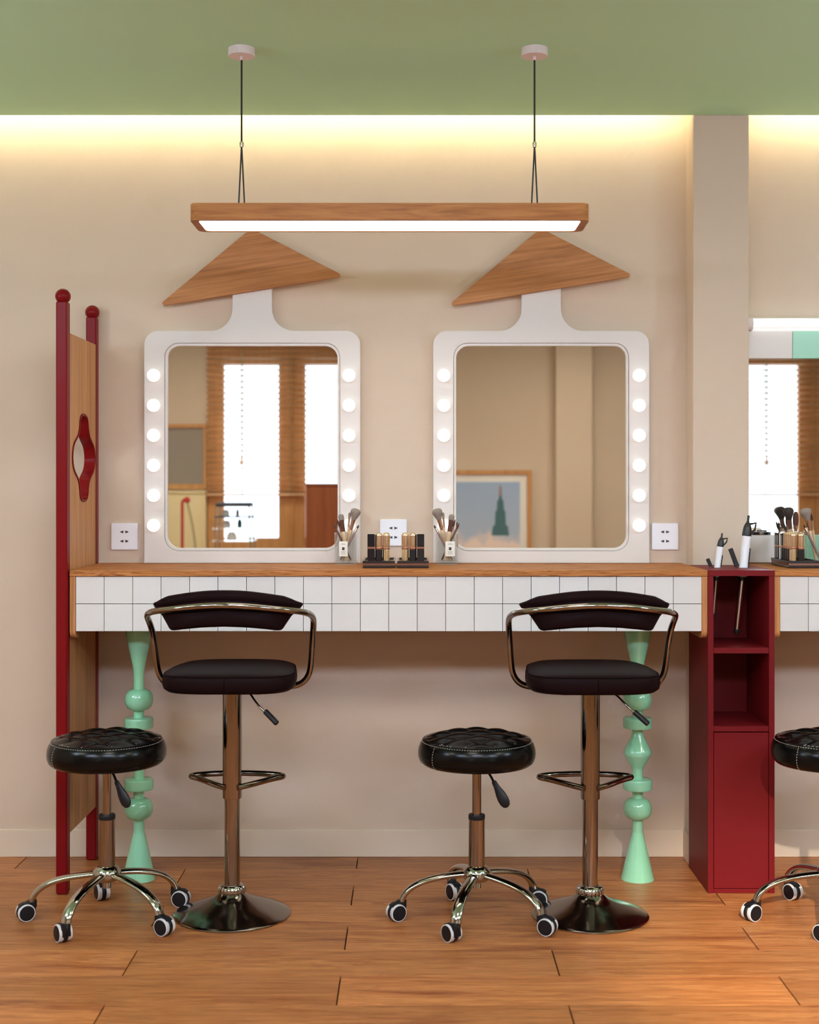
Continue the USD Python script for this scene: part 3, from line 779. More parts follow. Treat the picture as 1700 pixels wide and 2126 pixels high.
# ------------------------------------------------------------------ bar stools
BD = 3.805; BS = BD / F
def bar_stool():
    t = thing('bar_stool', 'dark brown leather bar stool in front of the left mirror', 'bar stool', P(482, VY + CAMH * F / BD, BD))
    part(t, 'base', lathe([(.150, 0), (.1625, .0008), (.163, .004), (.1605, .0065), (.155, .0085), (.138, .0155), (.118, .0235), (.094, .0318), (.0676, .0415), (.050, .0500), (.0395, .0590), (.034, .066)], 96), 'gunmetal_base', smooth=50)
    cl = lathe([(.030, .060), (.0355, .0625), (.0372, .068), (.0365, .074), (.0335, .080), (.0290, .0845), (.024, .0855)], 64)
    ribs = [tube([(rr * math.cos(a), rr * math.sin(a), z) for rr, z in ((.0368, .0640), (.0380, .0700), (.0368, .0755), (.0340, .0800))], .0027, 6) for a in np.arange(20) * 2 * PI / 20]
    part(t, 'collar', cat([cl] + ribs), 'chrome', smooth=50)
    part(t, 'lower_column', cyl(.0217, .08, .34, 48), 'gunmetal')
    part(t, 'upper_column', cat([lathe([(.0222, .326), (.0262, .327), (.0268, .329), (.0268, .640)], 56)]), 'gunmetal')
    # footrest: bent tube reaching forward from the column
    pts = [(.018, -.022, .360), (.05, .006, .362), (.105, .078, .3635), (.135, .104, .364), (.128, .122, .364), (.085, .142, .364), (0, .155, .364)]
    full = pts + [(-x, y, z) for x, y, z in pts[-2::-1]]
    part(t, 'footrest', tube(chaikin(full, 3), .0084, 16), 'gunmetal', smooth=60)
    # seat cushion
    def so(ins, n):
        a = np.linspace(0, 2 * PI, n, endpoint=False)
        ca, sa = np.cos(a), np.sin(a)
        e = 2 / 3.6
        x = np.sign(ca) * np.abs(ca) ** e * (.1805 - ins)
        y = np.sign(sa) * np.abs(sa) ** e * (.187 - ins)
        x = x * (1 - .07 * np.clip(y / .187, -1, 1))
        return np.c_[x, y + .018]
    z0 = .638
    seat = layered(so, [(.10, z0), (.03, z0), (.012, z0 + .002), (.003, z0 + .010), (0.0, z0 + .022), (.0008, z0 + .036), (.004, z0 + .046), (.0055, z0 + .0475), (.0085, z0 + .0505), (.022, z0 + .055), (.05, z0 + .0585), (.10, z0 + .060), (.15, z0 + .0605)], 112)
    s = part(t, 'seat', seat, 'brown_leather', smooth=60)
    o = so(.0045, 112)
    part(s, 'piping', tube(np.c_[o, np.full(112, z0 + .0475)], .0014, 8, closed=True), 'leather_seam', smooth=60)
    part(s, 'front_seam', tube([(0, -.1665, z0 + .008), (0, -.1692, z0 + .022), (0, -.168, z0 + .036), (0, -.1645, z0 + .0475)], .0012, 6), 'leather_seam')
    # backrest cushion, bent around the sitter
    half = [(0, .921), (.05, .9188), (.10, .9115), (.15, .899), (.182, .888), (.1985, .881), (.2012, .8775), (.1965, .870), (.187, .8605), (.172, .8475), (.158, .826), (.151, .8150), (.146, .8108), (.138, .8098), (.11, .8142), (.06, .8205), (0, .8235)]
    h = np.array(half) * [1.025, 1]
    ol = np.vstack([h, (h * [-1, 1])[-2:0:-1]])
    olr = ol
    def ring(s_, off):
        c = np.array([0, .866])
        p = c + (olr - c) * np.array([1 - (1 - s_) * .55, s_]) if s_ > .0 else np.repeat(c[None], len(olr), 0)
        y = off - .160 + 1.75 * p[:, 0] ** 2 + .10 * (p[:, 1] - .866)
        return np.c_[p[:, 0], y, p[:, 1]]
    prof = [(.30, -.021), (.6, -.0205), (.8, -.018), (.92, -.012), (.98, -.005), (1.0, 0.0), (.98, .006), (.92, .013), (.8, .019), (.6, .0215), (.30, .022)]
    n = len(olr)
    rings = [ring(s_, o_) for s_, o_ in prof]
    v = np.vstack(rings + [ring(0, -.021)[:1], ring(0, .022)[:1]])
    f = []
    for k in range(len(prof) - 1):
        for i in range(n):
            j = (i + 1) % n
            f += [(k * n + i, k * n + j, (k + 1) * n + j), (k * n + i, (k + 1) * n + j, (k + 1) * n + i)]
    e1 = len(prof) * n
    for i in range(n):
        j = (i + 1) % n
        f += [(e1, j, i), (e1 + 1, (len(prof) - 1) * n + i, (len(prof) - 1) * n + j)]
    bm = trimesh.Trimesh(v, np.array(f), process=False)
    if bm.volume < 0: bm.invert()
    bk = part(t, 'backrest', bm, 'brown_leather', smooth=60)
    roll = [(x * 1.02, -.165 + 1.75 * x * x, z) for x, z in [(-.192, .879), (-.15, .8875), (-.10, .897), (-.05, .9035), (0, .9055), (.05, .9035), (.10, .897), (.15, .8875), (.192, .879)]]
    rp = spline(roll, 50)
    part(bk, 'top_roll', tube(rp, .0165 * np.clip(np.sin(np.linspace(.02, PI - .02, 50)) * 2.6, .15, 1) ** .6, 18), 'brown_leather', smooth=60)
    # bent tube: behind the backrest, round as armrests and down to the seat
    hp = [(0, -.194, .8830), (.06, -.188, .8805), (.12, -.171, .8735), (.17, -.143, .8660), (.205, -.108, .8580), (.2250, -.068, .8465), (.2295, -.025, .827), (.2265, .008, .795), (.2225, .026, .750), (.2185, .036, .700), (.2120, .040, .668), (.195, .040, .645), (.165, .040, .634), (.10, .040, .631)]
    full = hp[::-1] + [(-x, y, z) for x, y, z in hp[1:]]
    part(t, 'arm_tube', tube(spline(full, 150), .0088, 18), 'gunmetal', smooth=60)
    part(t, 'mounting_plate', bx(-.09, .09, -.08, .08, .628, .640, .003), 'black_plastic')
    lv = part(t, 'lever', tube(spline([(.0, -.02, .626), (.05, -.055, .632), (.068, -.09, .622), (.115, -.12, .578)], 24), .003, 10), 'gunmetal', smooth=60)
    part(lv, 'grip', along(cyl(.0078, 0, .052, 20, b=.003), (.104, -.113, .589), (.150, -.142, .549)), 'black_plastic')
    return t
bs = bar_stool()
copy_of(bs, P(1225, VY + CAMH * F / 3.795, 3.795), 'dark brown leather bar stool in front of the second mirror')

# ------------------------------------------------------------------ rolling stools
RD = 3.761
def tuft_z(x, y, R):
    r = np.hypot(x, y)
    wob = .012 * np.sin(x * 30) * 0
    s = .088
    u, w = (x / 1.25 + y + .01) / s, (x / 1.25 - y - .02) / s
    p = np.sqrt(np.abs(np.sin(PI * u) * np.sin(PI * w)))
    fade = np.clip((R * .93 - r) / (R * .25), 0, 1)
    return .0120 * (p - .35) * fade + .0165 * np.clip(1 - (r / R) ** 2, 0, 1) ** .6
def rolling_stool():
    base = P(222, VY + CAMH * F / RD, RD)
    t = thing('rolling_stool', 'round black tufted rolling stool by the red-posted screen', 'stool', base)
    R = .1630
    ztop, zmid, zbot = .4965, .462, .430
    n = 120
    rows = []
    rr = np.linspace(0.0, .1500, 44)[1:]
    a = np.arange(n) * 2 * PI / n
    v = [(0, 0, ztop + float(tuft_z(np.array(0.), np.array(0.), .158)))]; f = []
    prof = []
    for r in rr: prof.append((r, None))
    side = [(.1525, ztop - .0012), (.1540, ztop - .003), (.1578, ztop - .009), (.1615, ztop - .020), (R, ztop - .032), (.1622, ztop - .044), (.1582, ztop - .055), (.1495, ztop - .063), (.133, zbot), (.09, zbot)]
    prof += side
    for r, z in prof:
        x, y = r * np.cos(a), r * np.sin(a)
        zz = ztop + tuft_z(x, y, .158) if z is None else np.full(n, z)
        rows.append(len(v)); v += list(zip(x, y, zz))
    for i in range(n): f.append((0, rows[0] + i, rows[0] + (i + 1) % n))
    for A, B in zip(rows[:-1], rows[1:]):
        for i in range(n):
            j = (i + 1) % n
            f += [(A + i, B + i, B + j), (A + i, B + j, A + j)]
    c = len(v); v.append((0, 0, zbot))
    for i in range(n): f.append((c, rows[-1] + (i + 1) % n, rows[-1] + i))
    m = trimesh.Trimesh(np.array(v), np.array(f), process=False)
    if m.volume < 0: m.invert()
    s = part(t, 'seat', m, 'black_leather', smooth=70)
    # stitching: rim seam, side seams and the diamond lines of the tufting
    st = []
    dash = lambda pts: [tube(pts[i:i + 2], .0008, 5) for i in range(0, len(pts) - 1, 2)]
    aa = np.linspace(0, 2 * PI, 261)
    st += dash(np.c_[.1520 * np.cos(aa), .1520 * np.sin(aa), np.full(261, ztop + .0002)])
    for sa in (-140, 40):
        q = math.radians(sa)
        st += dash(np.array([(r * math.cos(q), r * math.sin(q), z) for r, z in zip(np.interp(np.linspace(0, 1, 24), np.linspace(0, 1, 8), [x[0] + .0006 for x in side[1:9]]), np.interp(np.linspace(0, 1, 24), np.linspace(0, 1, 8), [x[1] for x in side[1:9]]))]))
    sz = .088
    for fam in (0, 1):
        for k in range(-5, 6):
            pts = []
            for q in np.linspace(-.2, .2, 90):
                # lines u = k or w = k
                if fam == 0: y = k * sz - .01 - q / 1.25
                else: y = -k * sz - .02 + q / 1.25
                x = q
                if math.hypot(x, y) < .147:
                    pts.append((x, y, ztop + float(tuft_z(np.array(x), np.array(y), .158)) + .0002))
            if len(pts) > 3: st += dash(np.array(pts))
    part(s, 'stitching', cat(st), 'thread', smooth=False, kind='stuff', label='pale dashed thread along seams and tufts')
    part(t, 'seat_socket', cyl(.0180, .415, .4305, 32), 'black_plastic')
    part(t, 'piston', cyl(.0128, .27, .418, 40), 'gunmetal')
    part(t, 'collar', cyl(.0232, .277, .292, 40, b=.003), 'black_plastic')
    part(t, 'sleeve', cyl(.0225, .12, .279, 48), 'gunmetal')
    part(t, 'hub', lathe([(.012, .088), (.013, .105), (.026, .107), (.036, .113), (.040, .124), (.038, .136), (.030, .146), (.0225, .150)], 56), 'chrome', smooth=50)
    swivel = {180: (-150, 0), 108: (-60, 0), 36: (-12, 0), -36: (-30, 0), -108: (127, 0)}
    for ang in (180, 108, 36, -36, -108):
        q = math.radians(ang); d = np.array([math.cos(q), math.sin(q), 0])
        path = [(.015, .127), (.06, .1235), (.105, .1165), (.145, .106), (.175, .092), (.197, .073), (.207, .052)]
        pp = spline([d * r + [0, 0, z] for r, z in path], 28)
        part(t, 'leg', tube(pp, 1.0, 20, flat=(.0155, .0086)), 'chrome', smooth=60)
        # twin-wheel caster trailing from the leg's end
        e = d * .207
        tq = math.radians(swivel[ang][0])
        tr = np.array([math.cos(tq), math.sin(tq), 0])        # trailing direction
        ax = np.array([-tr[1], tr[0], 0])                     # wheel axis
        wr, off = .0235, .0185
        c = e + tr * off + [0, 0, wr]
        def along_axis(mm, s0):
            return along(mm, c + ax * s0, c + ax * (s0 + 1))
        fork = m3.Manifold.batch_hull([mani(along(cyl(.0245, -.0055, .0055, 24), c, c + ax)), mani(moved(cyl(.0125, .036, .0535, 20), *e))])
        guard = mani(along(cyl(.0258, -.0112, .0112, 32), c, c + ax)) 
        keep = mani(trimesh.creation.box([.2, .2, .05], trimesh.transformations.translation_matrix([c[0], c[1], c[2] + .0325]))) if False else None
        # hood: upper part of a cylinder over both wheels
        hb = trimesh.creation.box([.08, .08, .06])
        T = np.eye(4); T[:3, 0] = tr; T[:3, 1] = ax; T[:3, 2] = [0, 0, 1]; T[:3, 3] = c - tr * .022 + np.array([0, 0, .030])
        hb.apply_transform(T @ trimesh.transformations.rotation_matrix(math.radians(-28), [0, 1, 0]))
        hood = (guard - mani(along(cyl(.0242, -.0108, -.006, 32), c, c + ax)) - mani(along(cyl(.0242, .006, .0108, 32), c, c + ax))) ^ mani(hb)
        body = fork + hood
        cp = part(t, 'caster', body, 'black_plastic', smooth=40)
        for s_ in (-1, 1):
            tire = lathe([(.0185, 0), (.0225, 0), (.0235, .0015), (.0235, .0095), (.0230, .0117), (.0212, .0124), (.0190, .0118)], 40)
            if s_ < 0: tire.apply_transform(np.diag([1, 1, -1, 1])); tire.invert()
            part(cp, 'tire', along(tire, c + ax * s_ * .0058, c + ax * (s_ * .0058 + 1)), 'caster_white', smooth=40, label='white tyre')
            cap = lathe([(.0208, .0100), (.0208, .0122), (.0196, .0130), (.012, .0136)], 40)
            if s_ < 0: cap.apply_transform(np.diag([1, 1, -1, 1])); cap.invert()
            part(cp, 'wheel_cap', along(cap, c + ax * s_ * .0058, c + ax * (s_ * .0058 + 1)), 'black_plastic', smooth=40)
    lv = part(t, 'lever', tube(spline([(.004, -.02, .422), (.024, -.055, .424), (.040, -.072, .402), (.0465, -.080, .384)], 18), .0034, 10), 'black_plastic', smooth=60)
    pd = layered(lambda ins, n: np.c_[(np.cos(np.linspace(0, 2 * PI, n, endpoint=False)) * .0150 - 0) * (1 - ins), (np.sin(np.linspace(0, 2 * PI, n, endpoint=False)) * .0075) * (1 - ins)],
                 [(.75, 0), (.55, .002), (.5, .012), (.40, .022), (.10, .040), (0, .054), (.06, .066), (.35, .075), (.75, .079)], 32)
    part(lv, 'paddle', along(pd, (.042, -.076, .400), (.082, -.092, .325)), 'black_plastic', smooth=60)
    return t
rs = rolling_stool()
z0 = VY + CAMH * F / RD
copy_of(rs, P(989.5, z0, RD), 'round black tufted rolling stool between the two bar stools')
copy_of(rs, P(1725, z0, RD), 'round black tufted rolling stool cut by the frame in front of the red cabinet')

# ------------------------------------------------------------------ things on the desks
def tray(label, x0, x1):
    y0, y1 = 4.10 - CAMD, 4.30 - CAMD
    t = thing('lipstick_tray', label, 'tray', ((x0 + x1) / 2, (y0 + y1) / 2, DT))
    z = DT + .0004
    part(t, 'base', bx(x0, x1, y0, y1, z, z + .0072, .002), 'tray_black', world=True, smooth=False)
    part(t, 'band', bx(x0 + .001, x1 - .001, y0 + .001, y1 - .001, z + .0072, z + .0150, .0005), 'tray_band', world=True, smooth=False, label='bronze band around the tray')
    rim = sbox(x0, y0, x1, y1).difference(sbox(x0 + .005, y0 + .006, x1 - .005, y1 - .006))
    part(t, 'rim', xyplate(rim, z + .0150, z + .0220), 'tray_black', world=True, smooth=False)
    return z + .0150
def lipstick(x, y, z, style, label, group=None):
    t = thing('lipstick', label, 'lipstick', (x, y, z), group=group)
    zt = .088
    if style == 'black':
        part(t, 'tube', bx(-.0111, .0111, -.0108, .0108, .0003, .0425, .0012), 'gloss_black', smooth=20)
        part(t, 'band', bx(-.0112, .0112, -.0110, .0110, .0425, .0495, .0008), 'copper', smooth=20)
        part(t, 'cap', bx(-.0111, .0111, -.0108, .0108, .0495, .0875, .0012), 'gloss_black', smooth=20)
    else:
        part(t, 'tube', cyl(.0110, .0003, .041, 32, b=.0006), {'gold_black': 'gloss_black', 'gold_gold': 'pale_gold', 'white': 'tool_white'}[style])
        part(t, 'band', cyl(.0113, .041, .0485, 32, b=.001), 'copper' if style != 'white' else 'steel')
        top = [(.0109, .0485), (.0111, .050), (.0111, .0825), (.0105, .0865), (.0088, .0897), (.005, .0913), (.0, .092)]
        part(t, 'cap', lathe(top, 32), 'gold' if style != 'white' else 'tool_white', smooth=50)
ta, tb_ = P(752.6, 0, 4.10)[0], P(819.5, 0, 4.10)[0]
zf = tray('black lipstick tray with a bronze band by the left mirror', ta, tb_)
D = 4.122; y = D - CAMD
lipstick(P(770.5, 0, D)[0], y, zf, 'black', 'square black lipstick at the outer end of the tray by the left mirror')
lipstick(P(786.3, 0, D)[0], y, zf, 'gold_black', 'gold-capped lipstick with a black base in the tray by the left mirror')
lipstick(P(802, 0, D)[0], y, zf, 'gold_gold', 'gold-capped lipstick with a gold base in the tray by the left mirror')
ta, tb_ = P(824.6, 0, 4.10)[0], P(890, 0, 4.10)[0]
zf = tray('black lipstick tray with a bronze band by the second mirror', ta, tb_)
lipstick(P(841, 0, D)[0], y, zf, 'gold_gold', 'gold-capped lipstick with a gold base in the tray by the second mirror')
lipstick(P(857.2, 0, D)[0], y, zf, 'gold_black', 'gold-capped lipstick with a black base in the tray by the second mirror')
lipstick(P(873, 0, D)[0], y, zf, 'black', 'square black lipstick at the outer end of the tray by the second mirror')
tx = P(1636.5, 0, 4.10)[0]
zf = tray('black lipstick tray crowded with lipsticks on the desk right of the red cabinet', tx, tx + .0976)
cx = tx + .0205
for k, st in enumerate(['gold_gold', 'gold_black', 'gold_black', 'gold_black', 'black', 'white', 'black', 'black']):
    nth = ('front', 'second', 'third', 'fourth', 'fifth', 'sixth', 'seventh', 'eighth')[k]
    lb = {'gold_gold': 'gold-capped lipstick with a gold base at the front left of the crowded tray',
          'gold_black': 'gold-capped lipstick, %s from the front in the left row of the crowded tray' % nth,
          'white': 'white lipstick among dark ones in the left row of the crowded tray',
          'black': 'square black lipstick, %s from the front in the left row of the crowded tray' % nth}[st]
    lipstick(cx, 4.122 - CAMD + k * .0230, zf, st, lb)
lipstick(cx + .0236, 4.122 - CAMD, zf, 'gold_black', 'gold-capped lipstick with a black base at the front right of the crowded tray')

def brush_cup(label, px0, px1, d=4.316, lab_px=None):
    xa, xb = P(px0, 0, d)[0], P(px1, 0, d)[0]
    R, cx, cy = (xb - xa) / 2, (xa + xb) / 2, d - CAMD
    t = thing('brush_cup', label, 'brush holder', (cx, cy, DT))
    zt = .099
    Rw = R - .003
    wall = lathe([(Rw, .011), (Rw, zt), (Rw - .0008, zt + .0008), (Rw - .0022, zt + .0008), (Rw - .0024, zt), (Rw - .0024, .012)], 56)
    part(t, 'wall', wall, 'cup_glass', smooth=40)
    part(t, 'foot', lathe([(R - .001, .0004), (R, .002), (R, .009), (R - .001, .011), (R - .006, .0118)], 56), 'cup_glass', smooth=30)
    if lab_px:
        a, b = [(p - VX) * (d - R) / F - cx for p in lab_px]
        mid, hw = (a + b) / 2, (b - a) / 2
        def curved(x0, x1, za, zb, rad):
            q = np.arcsin(np.clip(np.linspace(x0, x1, 9) / rad, -1, 1))
            out = [(rad * math.sin(w), -rad * math.cos(w)) for w in q]; inn = [((rad - .0008) * math.sin(w), -(rad - .0008) * math.cos(w)) for w in q[::-1]]
            return xyplate(Polygon(out + inn), za, zb)
        zc = .0505
        lab = part(t, 'label', curved(mid - hw, mid + hw, zc - .0235, zc + .0235, Rw + .0009), 'label_paper', smooth=30, label='cream paper label with a black square and fine print')
        inkr = Rw + .0014
        part(lab, 'emblem', curved(mid - .0040, mid + .0040, zc - .004, zc + .005, inkr), 'label_ink', smooth=30)
        rowz = [(.0135, .55), (.016, .38), (-.009, .5), (-.012, .42), (-.0165, .55)]
        part(lab, 'fine_print', cat([curved(mid - hw * w, mid + hw * w, zc + z, zc + z + .0007, inkr) for z, w in rowz]), 'label_ink', smooth=30, label='lines of fine print')
    return cx, cy, R

def brush(label, base, tip, head, hr, hl, handle, ferr, bristle, hrad=.0034, flat=1.0, group=None, fl=.026):
    """From base (in the cup) to tip; head: 'fan', 'dome' or 'point'; hr, hl: head radius and length."""
    base, tip = np.array(base), np.array(tip)
    t = thing('makeup_brush', label, 'makeup brush', base, group=group)
    Lt = np.linalg.norm(tip - base)
    z1 = Lt - hl; z0 = z1 - fl
    part(t, 'handle', along(lathe([(hrad * .55, 0), (hrad * .75, .01), (hrad, z0 * .7), (hrad * 1.08, z0 * .93), (hrad * .98, z0 + .001)], 20), base, tip), handle, world=True, smooth=50)
    fr = hr * (.45 if head == 'fan' else .86)
    part(t, 'ferrule', along(lathe([(hrad * 1.0, z0), (max(hrad * .95, fr * .85), z0 + fl * .5), (fr, z1 + .001)], 20), base, tip), ferr, world=True, smooth=50)
    if head == 'fan':
        pr = [(fr * .98, z1), (hr * .72, z1 + hl * .3), (hr * .97, z1 + hl * .58), (hr, z1 + hl * .72), (hr * .86, z1 + hl * .88), (hr * .5, z1 + hl * .98), (0, Lt)]
    elif head == 'dome':
        pr = [(fr * .98, z1), (hr, z1 + hl * .3), (hr, z1 + hl * .6), (hr * .85, z1 + hl * .83), (hr * .5, z1 + hl * .96), (0, Lt)]
    else:
        pr = [(fr * .98, z1), (hr, z1 + hl * .3), (hr * .8, z1 + hl * .6), (hr * .3, z1 + hl * .92), (0, Lt)]
    b = lathe(pr, 28)
    if flat != 1.0: b.vertices[:, 1] *= flat
    part(t, 'bristles', along(b, base, tip), bristle, world=True, smooth=60)

def brush_set(cx, cy, R, sgn, D_, where, mirrored_px):
    """The seven brushes of a cup; sgn mirrors the arrangement. mirrored_px(px) gives the photo column."""
    q = lambda px, py, dd: P(mirrored_px(px), py, D_ + dd)
    b = lambda dx, dy: (cx + sgn * dx * R, cy + dy * R, DT + .0135)
    brush('large fluffy grey powder brush ' + where, b(-.25, .25), q(740, 1056, .0), 'fan', .0165, .036, 'handle_beige', 'ferrule_rose', 'bristle_grey', .0060, fl=.034)
    brush('broad flat foundation brush ' + where, b(.15, -.35), q(707.2, 1067.5, -.01), 'dome', .0092, .020, 'handle_beige', 'bristle_brown', 'bristle_grey', .0070, .8, fl=.036)
    brush('slim grey-tipped eye brush ' + where, b(.05, .1), q(726, 1064, .005), 'dome', .0042, .014, 'handle_beige', 'ferrule_rose', 'bristle_grey', .0034, fl=.034)
    brush('thin mauve liner brush leaning out ' + where, b(-.45, -.1), q(745, 1090, -.005), 'point', .0032, .012, 'handle_mauve', 'ferrule_rose', 'bristle_dark', .0034, fl=.014)
    brush('thin dark brush leaning outermost ' + where, b(.45, -.1), q(692, 1086, -.012), 'point', .0036, .020, 'handle_brown', 'handle_brown', 'bristle_brown', .0033, fl=.012)
    brush('thin dark brush beside the foundation brush ' + where, b(.35, .35), q(700.5, 1078, .01), 'point', .0038, .026, 'handle_beige', 'ferrule_rose', 'bristle_brown', .0034, fl=.02)
cx, cy, R = brush_cup('glass makeup brush cup with a cream label by the left mirror', 692.5, 742.5, lab_px=(703.5, 721.5))
brush_set(cx, cy, R, 1, 4.316, 'in the cup by the left mirror', lambda p: p)
cx, cy, R = brush_cup('glass makeup brush cup with a cream label by the second mirror', 902.5, 953, lab_px=(924.5, 944.5))
brush_set(cx, cy, R, -1, 4.316, 'in the cup by the second mirror', lambda p: 1645.5 - p)
d3 = 4.25
cx, cy, R = brush_cup('glass makeup brush cup behind the crowded lipstick tray', 1665, 1722, d3)
B3 = lambda dx, dy: (cx + dx * R, cy + dy * R, DT + .0135)
where = 'in the cup behind the crowded lipstick tray'
brush('large fluffy grey powder brush ' + where, B3(-.05, -.3), P(1670.5, 1055, d3 - .02), 'fan', .0180, .036, 'handle_beige', 'ferrule_rose', 'bristle_grey', .0050, fl=.036)
brush('thin mauve brush leaning left ' + where, B3(.25, -.5), P(1668, 1089, d3 - .015), 'point', .0035, .012, 'handle_mauve', 'ferrule_rose', 'bristle_dark', .0042, fl=.012)
brush('slim brown brush leaning right ' + where, B3(.1, .3), P(1684, 1064, d3 + .01), 'point', .0046, .026, 'handle_beige', 'ferrule_rose', 'bristle_brown', .0036, fl=.03)
cx, cy, R = brush_cup('glass makeup brush cup at the back of the crowded lipstick tray, against the mirror', 1625.5, 1664, 4.345)
B4 = lambda dx, dy: (cx + dx * R, cy + dy * R, DT + .0135)
where = 'in the cup against the green-topped mirror'
brush('fan-shaped dark powder brush ' + where, B4(.1, .1), P(1635.5, 1053.5, 4.335), 'fan', .0172, .040, 'handle_beige', 'handle_brown', 'bristle_dark', .0052, fl=.03)
brush('flat dark brown brush ' + where, B4(.25, -.2), P(1651.8, 1062, 4.34), 'dome', .0092, .046, 'handle_beige', 'ferrule_rose', 'bristle_brown', .005, .6, fl=.016)
brush('thin dark pointed brush leaning left ' + where, B4(.3, .2), P(1625.5, 1084, 4.34), 'point', .0042, .026, 'handle_brown', 'handle_brown', 'bristle_dark', .0035, fl=.012)

# ------------------------------------------------------------------ the room behind the camera, seen in the mirrors
def V(px, py, dv):
    """The point whose reflection in the mirror wall shows at a pixel, dv away along the folded line of sight."""
    p = P(px, py, dv); p[1] = -p[1] - .036
    return p
# framed picture of a tower above the clouds
t = thing('framed_picture', 'oak framed picture of a tower above clouds, reflected in the second mirror', 'picture', (.40, YF + .02, .95))
x0, x1, z0, z1 = -.02, V(1103, 0, 10.35)[0], .60, V(0, 976, 10.35)[2]
part(t, 'frame', plate(sbox(x0, z0, x1, z1).difference(sbox(x0 + .033, z0 + .033, x1 - .033, z1 - .033)), YF + .002, .035, 0), 'window_wood', world=True, smooth=False)
part(t, 'mat', bx(x0 + .033, x1 - .033, YF + .004, YF + .018, z0 + .033, z1 - .033), 'mat_white', world=True)
part(t, 'print', bx(x0 + .075, x1 - .088, YF + .018, YF + .0195, z0 + .09, z1 - .09), 'sky_print', world=True)
twr = [(1020, 1112), (1023, 1092), (1027, 1090), (1028, 1062), (1031, 1058), (1032, 1040), (1035, 1036), (1035.5, 1030)]
tp = [V(a, b, 10.35)[[0, 2]] for a, b in twr]; xc = V(1038.5, 0, 10.35)[0]
tp = tp + [(2 * xc - a, b) for a, b in tp[::-1]]
flip = lambda m: trimesh.Trimesh(m.vertices, m.faces[:, ::-1], process=False)
part(t, 'tower_print', plate(Polygon(tp), YF + .0196, .0006), 'tower_print', world=True, smooth=False)
sp = [V(a, b, 10.35)[[0, 2]] for a, b in ((1035, 1031), (1036, 1012), (1038, 1006), (1039, 1006), (1041, 1012), (1042, 1031))]
part(t, 'spire_print', plate(Polygon(sp), YF + .0196, .0006), 'tower_tip_print', world=True, smooth=False)
# grey pin board
t = thing('pin_board', 'grey board in an oak frame, reflected at the edge of the left mirror', 'board', (-2.0, YF + .02, 1.4))
x1, z1, z0 = -1.566, V(0, 881, 10.4)[2], V(0, 1016, 10.4)[2]
part(t, 'frame', plate(sbox(-2.5, z0, x1, z1).difference(sbox(-2.47, z0 + .04, x1 - .022, z1 - .028)), YF + .001, .03), 'window_wood', world=True, smooth=False)
part(t, 'surface', bx(-2.475, x1 - .02, YF + .001, YF + .012, z0 + .035, z1 - .025), 'board_grey', world=True)
# cream cupboard and the red cane before it
t = thing('cream_cupboard', 'cream painted cupboard reflected in the lower left of the left mirror', 'cupboard', (-2.0, YF + .15, 0))
x1, z1 = -1.563, V(0, 1019, 10.28)[2]
part(t, 'body', bx(-2.45, x1, YF + .002, YF + .105, 0, z1 - .02, .003), 'cream_paint', world=True)
part(t, 'top', bx(-2.46, x1 + .003, YF + .002, YF + .12, z1 - .02, z1, .003), 'cream_paint', world=True)
part(t, 'door', bx(-2.43, x1 - .02, YF + .106, YF + .119, .05, z1 - .035, .003), 'cream_paint', world=True)
ct = V(378.5, 1138, 9.9); cyy = ct[1]
s_ = 9.9 / F
t = thing('red_hook_stand', 'red tube stand with a bent top and a ball end, reflected in the left mirror', 'stand', (ct[0], cyy, 0))
zt = V(0, 1037, 9.9)[2]; bxp = V(388.5, 0, 9.9)[0]
part(t, 'base', cyl(.11, 0, .015, 40, (ct[0], cyy), .003), 'red_tube', world=True)
part(t, 'pole', tube(chaikin([(ct[0], cyy, .01), (ct[0], cyy, zt - .07), (ct[0], cyy, zt - .005), (bxp, cyy, zt)], 3), .0115, 14), 'red_tube', world=True, smooth=60)
part(t, 'ball', sphere(.0235, (bxp, cyy, zt - .003), 3), 'red_tube', world=True, smooth=True)
part(t, 'cord', label='beige cord hanging from the ball', mesh=tube(chaikin([(bxp + .004, cyy, zt - .026), (V(404, 0, 9.9)[0], cyy, V(0, 1108, 9.9)[2]), (V(408, 0, 9.9)[0], cyy, .6), (V(408, 0, 9.9)[0], cyy, .004)], 3), .008, 10), mat='cord_beige', world=True, smooth=60)
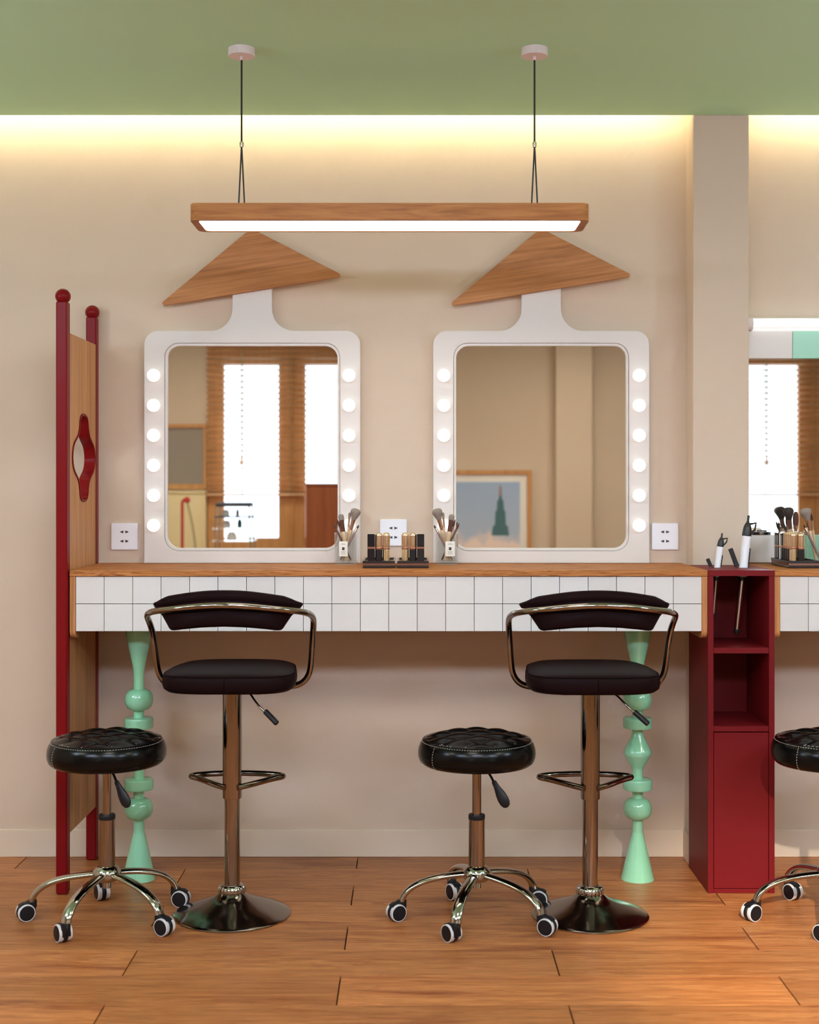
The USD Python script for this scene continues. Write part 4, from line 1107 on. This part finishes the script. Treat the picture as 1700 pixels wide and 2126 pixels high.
# tiered trolley of bottles
dv = 9.4; tc = V(487, 0, dv); ty = tc[1]
t = thing('salon_trolley', 'small tiered trolley with a dark lid, reflected before the window in the left mirror', 'trolley', (tc[0], ty, 0))
zl = [V(0, p, dv)[2] for p in (1051, 1073, 1097, 1122)]
hw, hd = .120, .10
part(t, 'lid', bx(tc[0] - hw, tc[0] + hw, ty - hd, ty + hd, zl[0] - .002, zl[0] + .026, .008), 'shelf_dark', world=True)
for i, z in enumerate(zl[1:] + [.30]):
    w = hw + .008 * (i + 1)
    part(t, 'shelf', bx(tc[0] - w, tc[0] + w, ty - hd - .01, ty + hd + .01, z - .004, z + .004, .002), 'shelf_dark' if i in (0,) else 'cup_glass', world=True)
for sx in (-1, 1):
    for sy in (-1, 1):
        part(t, 'post', tube([(tc[0] + sx * (hw + .028), ty + sy * hd, .05), (tc[0] + sx * (hw - .008), ty + sy * hd, zl[0])], .006, 10), 'chrome', world=True, smooth=60)
        part(t, 'wheel', sphere(.027, (tc[0] + sx * (hw + .028), ty + sy * hd, .0272), 2), 'black_plastic', world=True, smooth=True)
bt = 0
for z, row in ((zl[1] + .0045, (('jar_white', .025, .045, -.06, 'small white jar on the upper shelf of the reflected trolley'), ('bottle_amber', .012, .05, .02, 'small amber bottle on the upper shelf of the reflected trolley'))),
               (zl[2] + .0045, (('bottle_green', .017, .06, .035, 'small green bottle on the middle shelf of the reflected trolley'), ('jar_white', .028, .05, -.055, 'wide white jar on the middle shelf of the reflected trolley'))),
               (zl[3] + .0045, (('jar_white', .034, .055, -.02, 'large white jar on the lower shelf of the reflected trolley'),))):
    for mt, r, h, dx, lb in row:
        b = thing('bottle' if 'bottle' in mt else 'jar', lb, 'bottle' if 'bottle' in mt else 'jar', (tc[0] + dx, ty, z))
        part(b, 'body', lathe([(r * .9, .0002), (r, .003), (r, h * .7), (r * .8, h * .76)], 24), mt)
        part(b, 'cap', cyl(r * .7, h * .76, h, 24, b=.001), 'canopy_white' if mt == 'jar_white' else 'black_plastic')
# tall brown cabinet near the window
dv = 10.1
x0 = V(634, 0, dv)[0]; z1 = V(0, 1003.5, dv)[2]; yb = V(0, 0, dv)[1]
t = thing('brown_cabinet', 'plain dark brown cabinet reflected at the right of the left mirror', 'cabinet', (x0 + .25, yb, 0))
part(t, 'body', bx(x0, x0 + .50, yb - .13, yb - .02, .04, z1 - .02, .003), 'dark_cabinet_wood', world=True)
part(t, 'top', bx(x0 - .003, x0 + .503, yb - .135, yb, z1 - .02, z1, .003), 'dark_cabinet_wood', world=True)
for (a, b) in ((x0 + .002, x0 + .248), (x0 + .252, x0 + .498)):
    dd = part(t, 'door', bx(a, b, yb - .019, yb - .002, .06, z1 - .025, .002), 'dark_cabinet_wood', world=True)
part(t, 'plinth', bx(x0 + .01, x0 + .49, yb - .12, yb - .05, 0, .04), 'joint_dark', world=True)
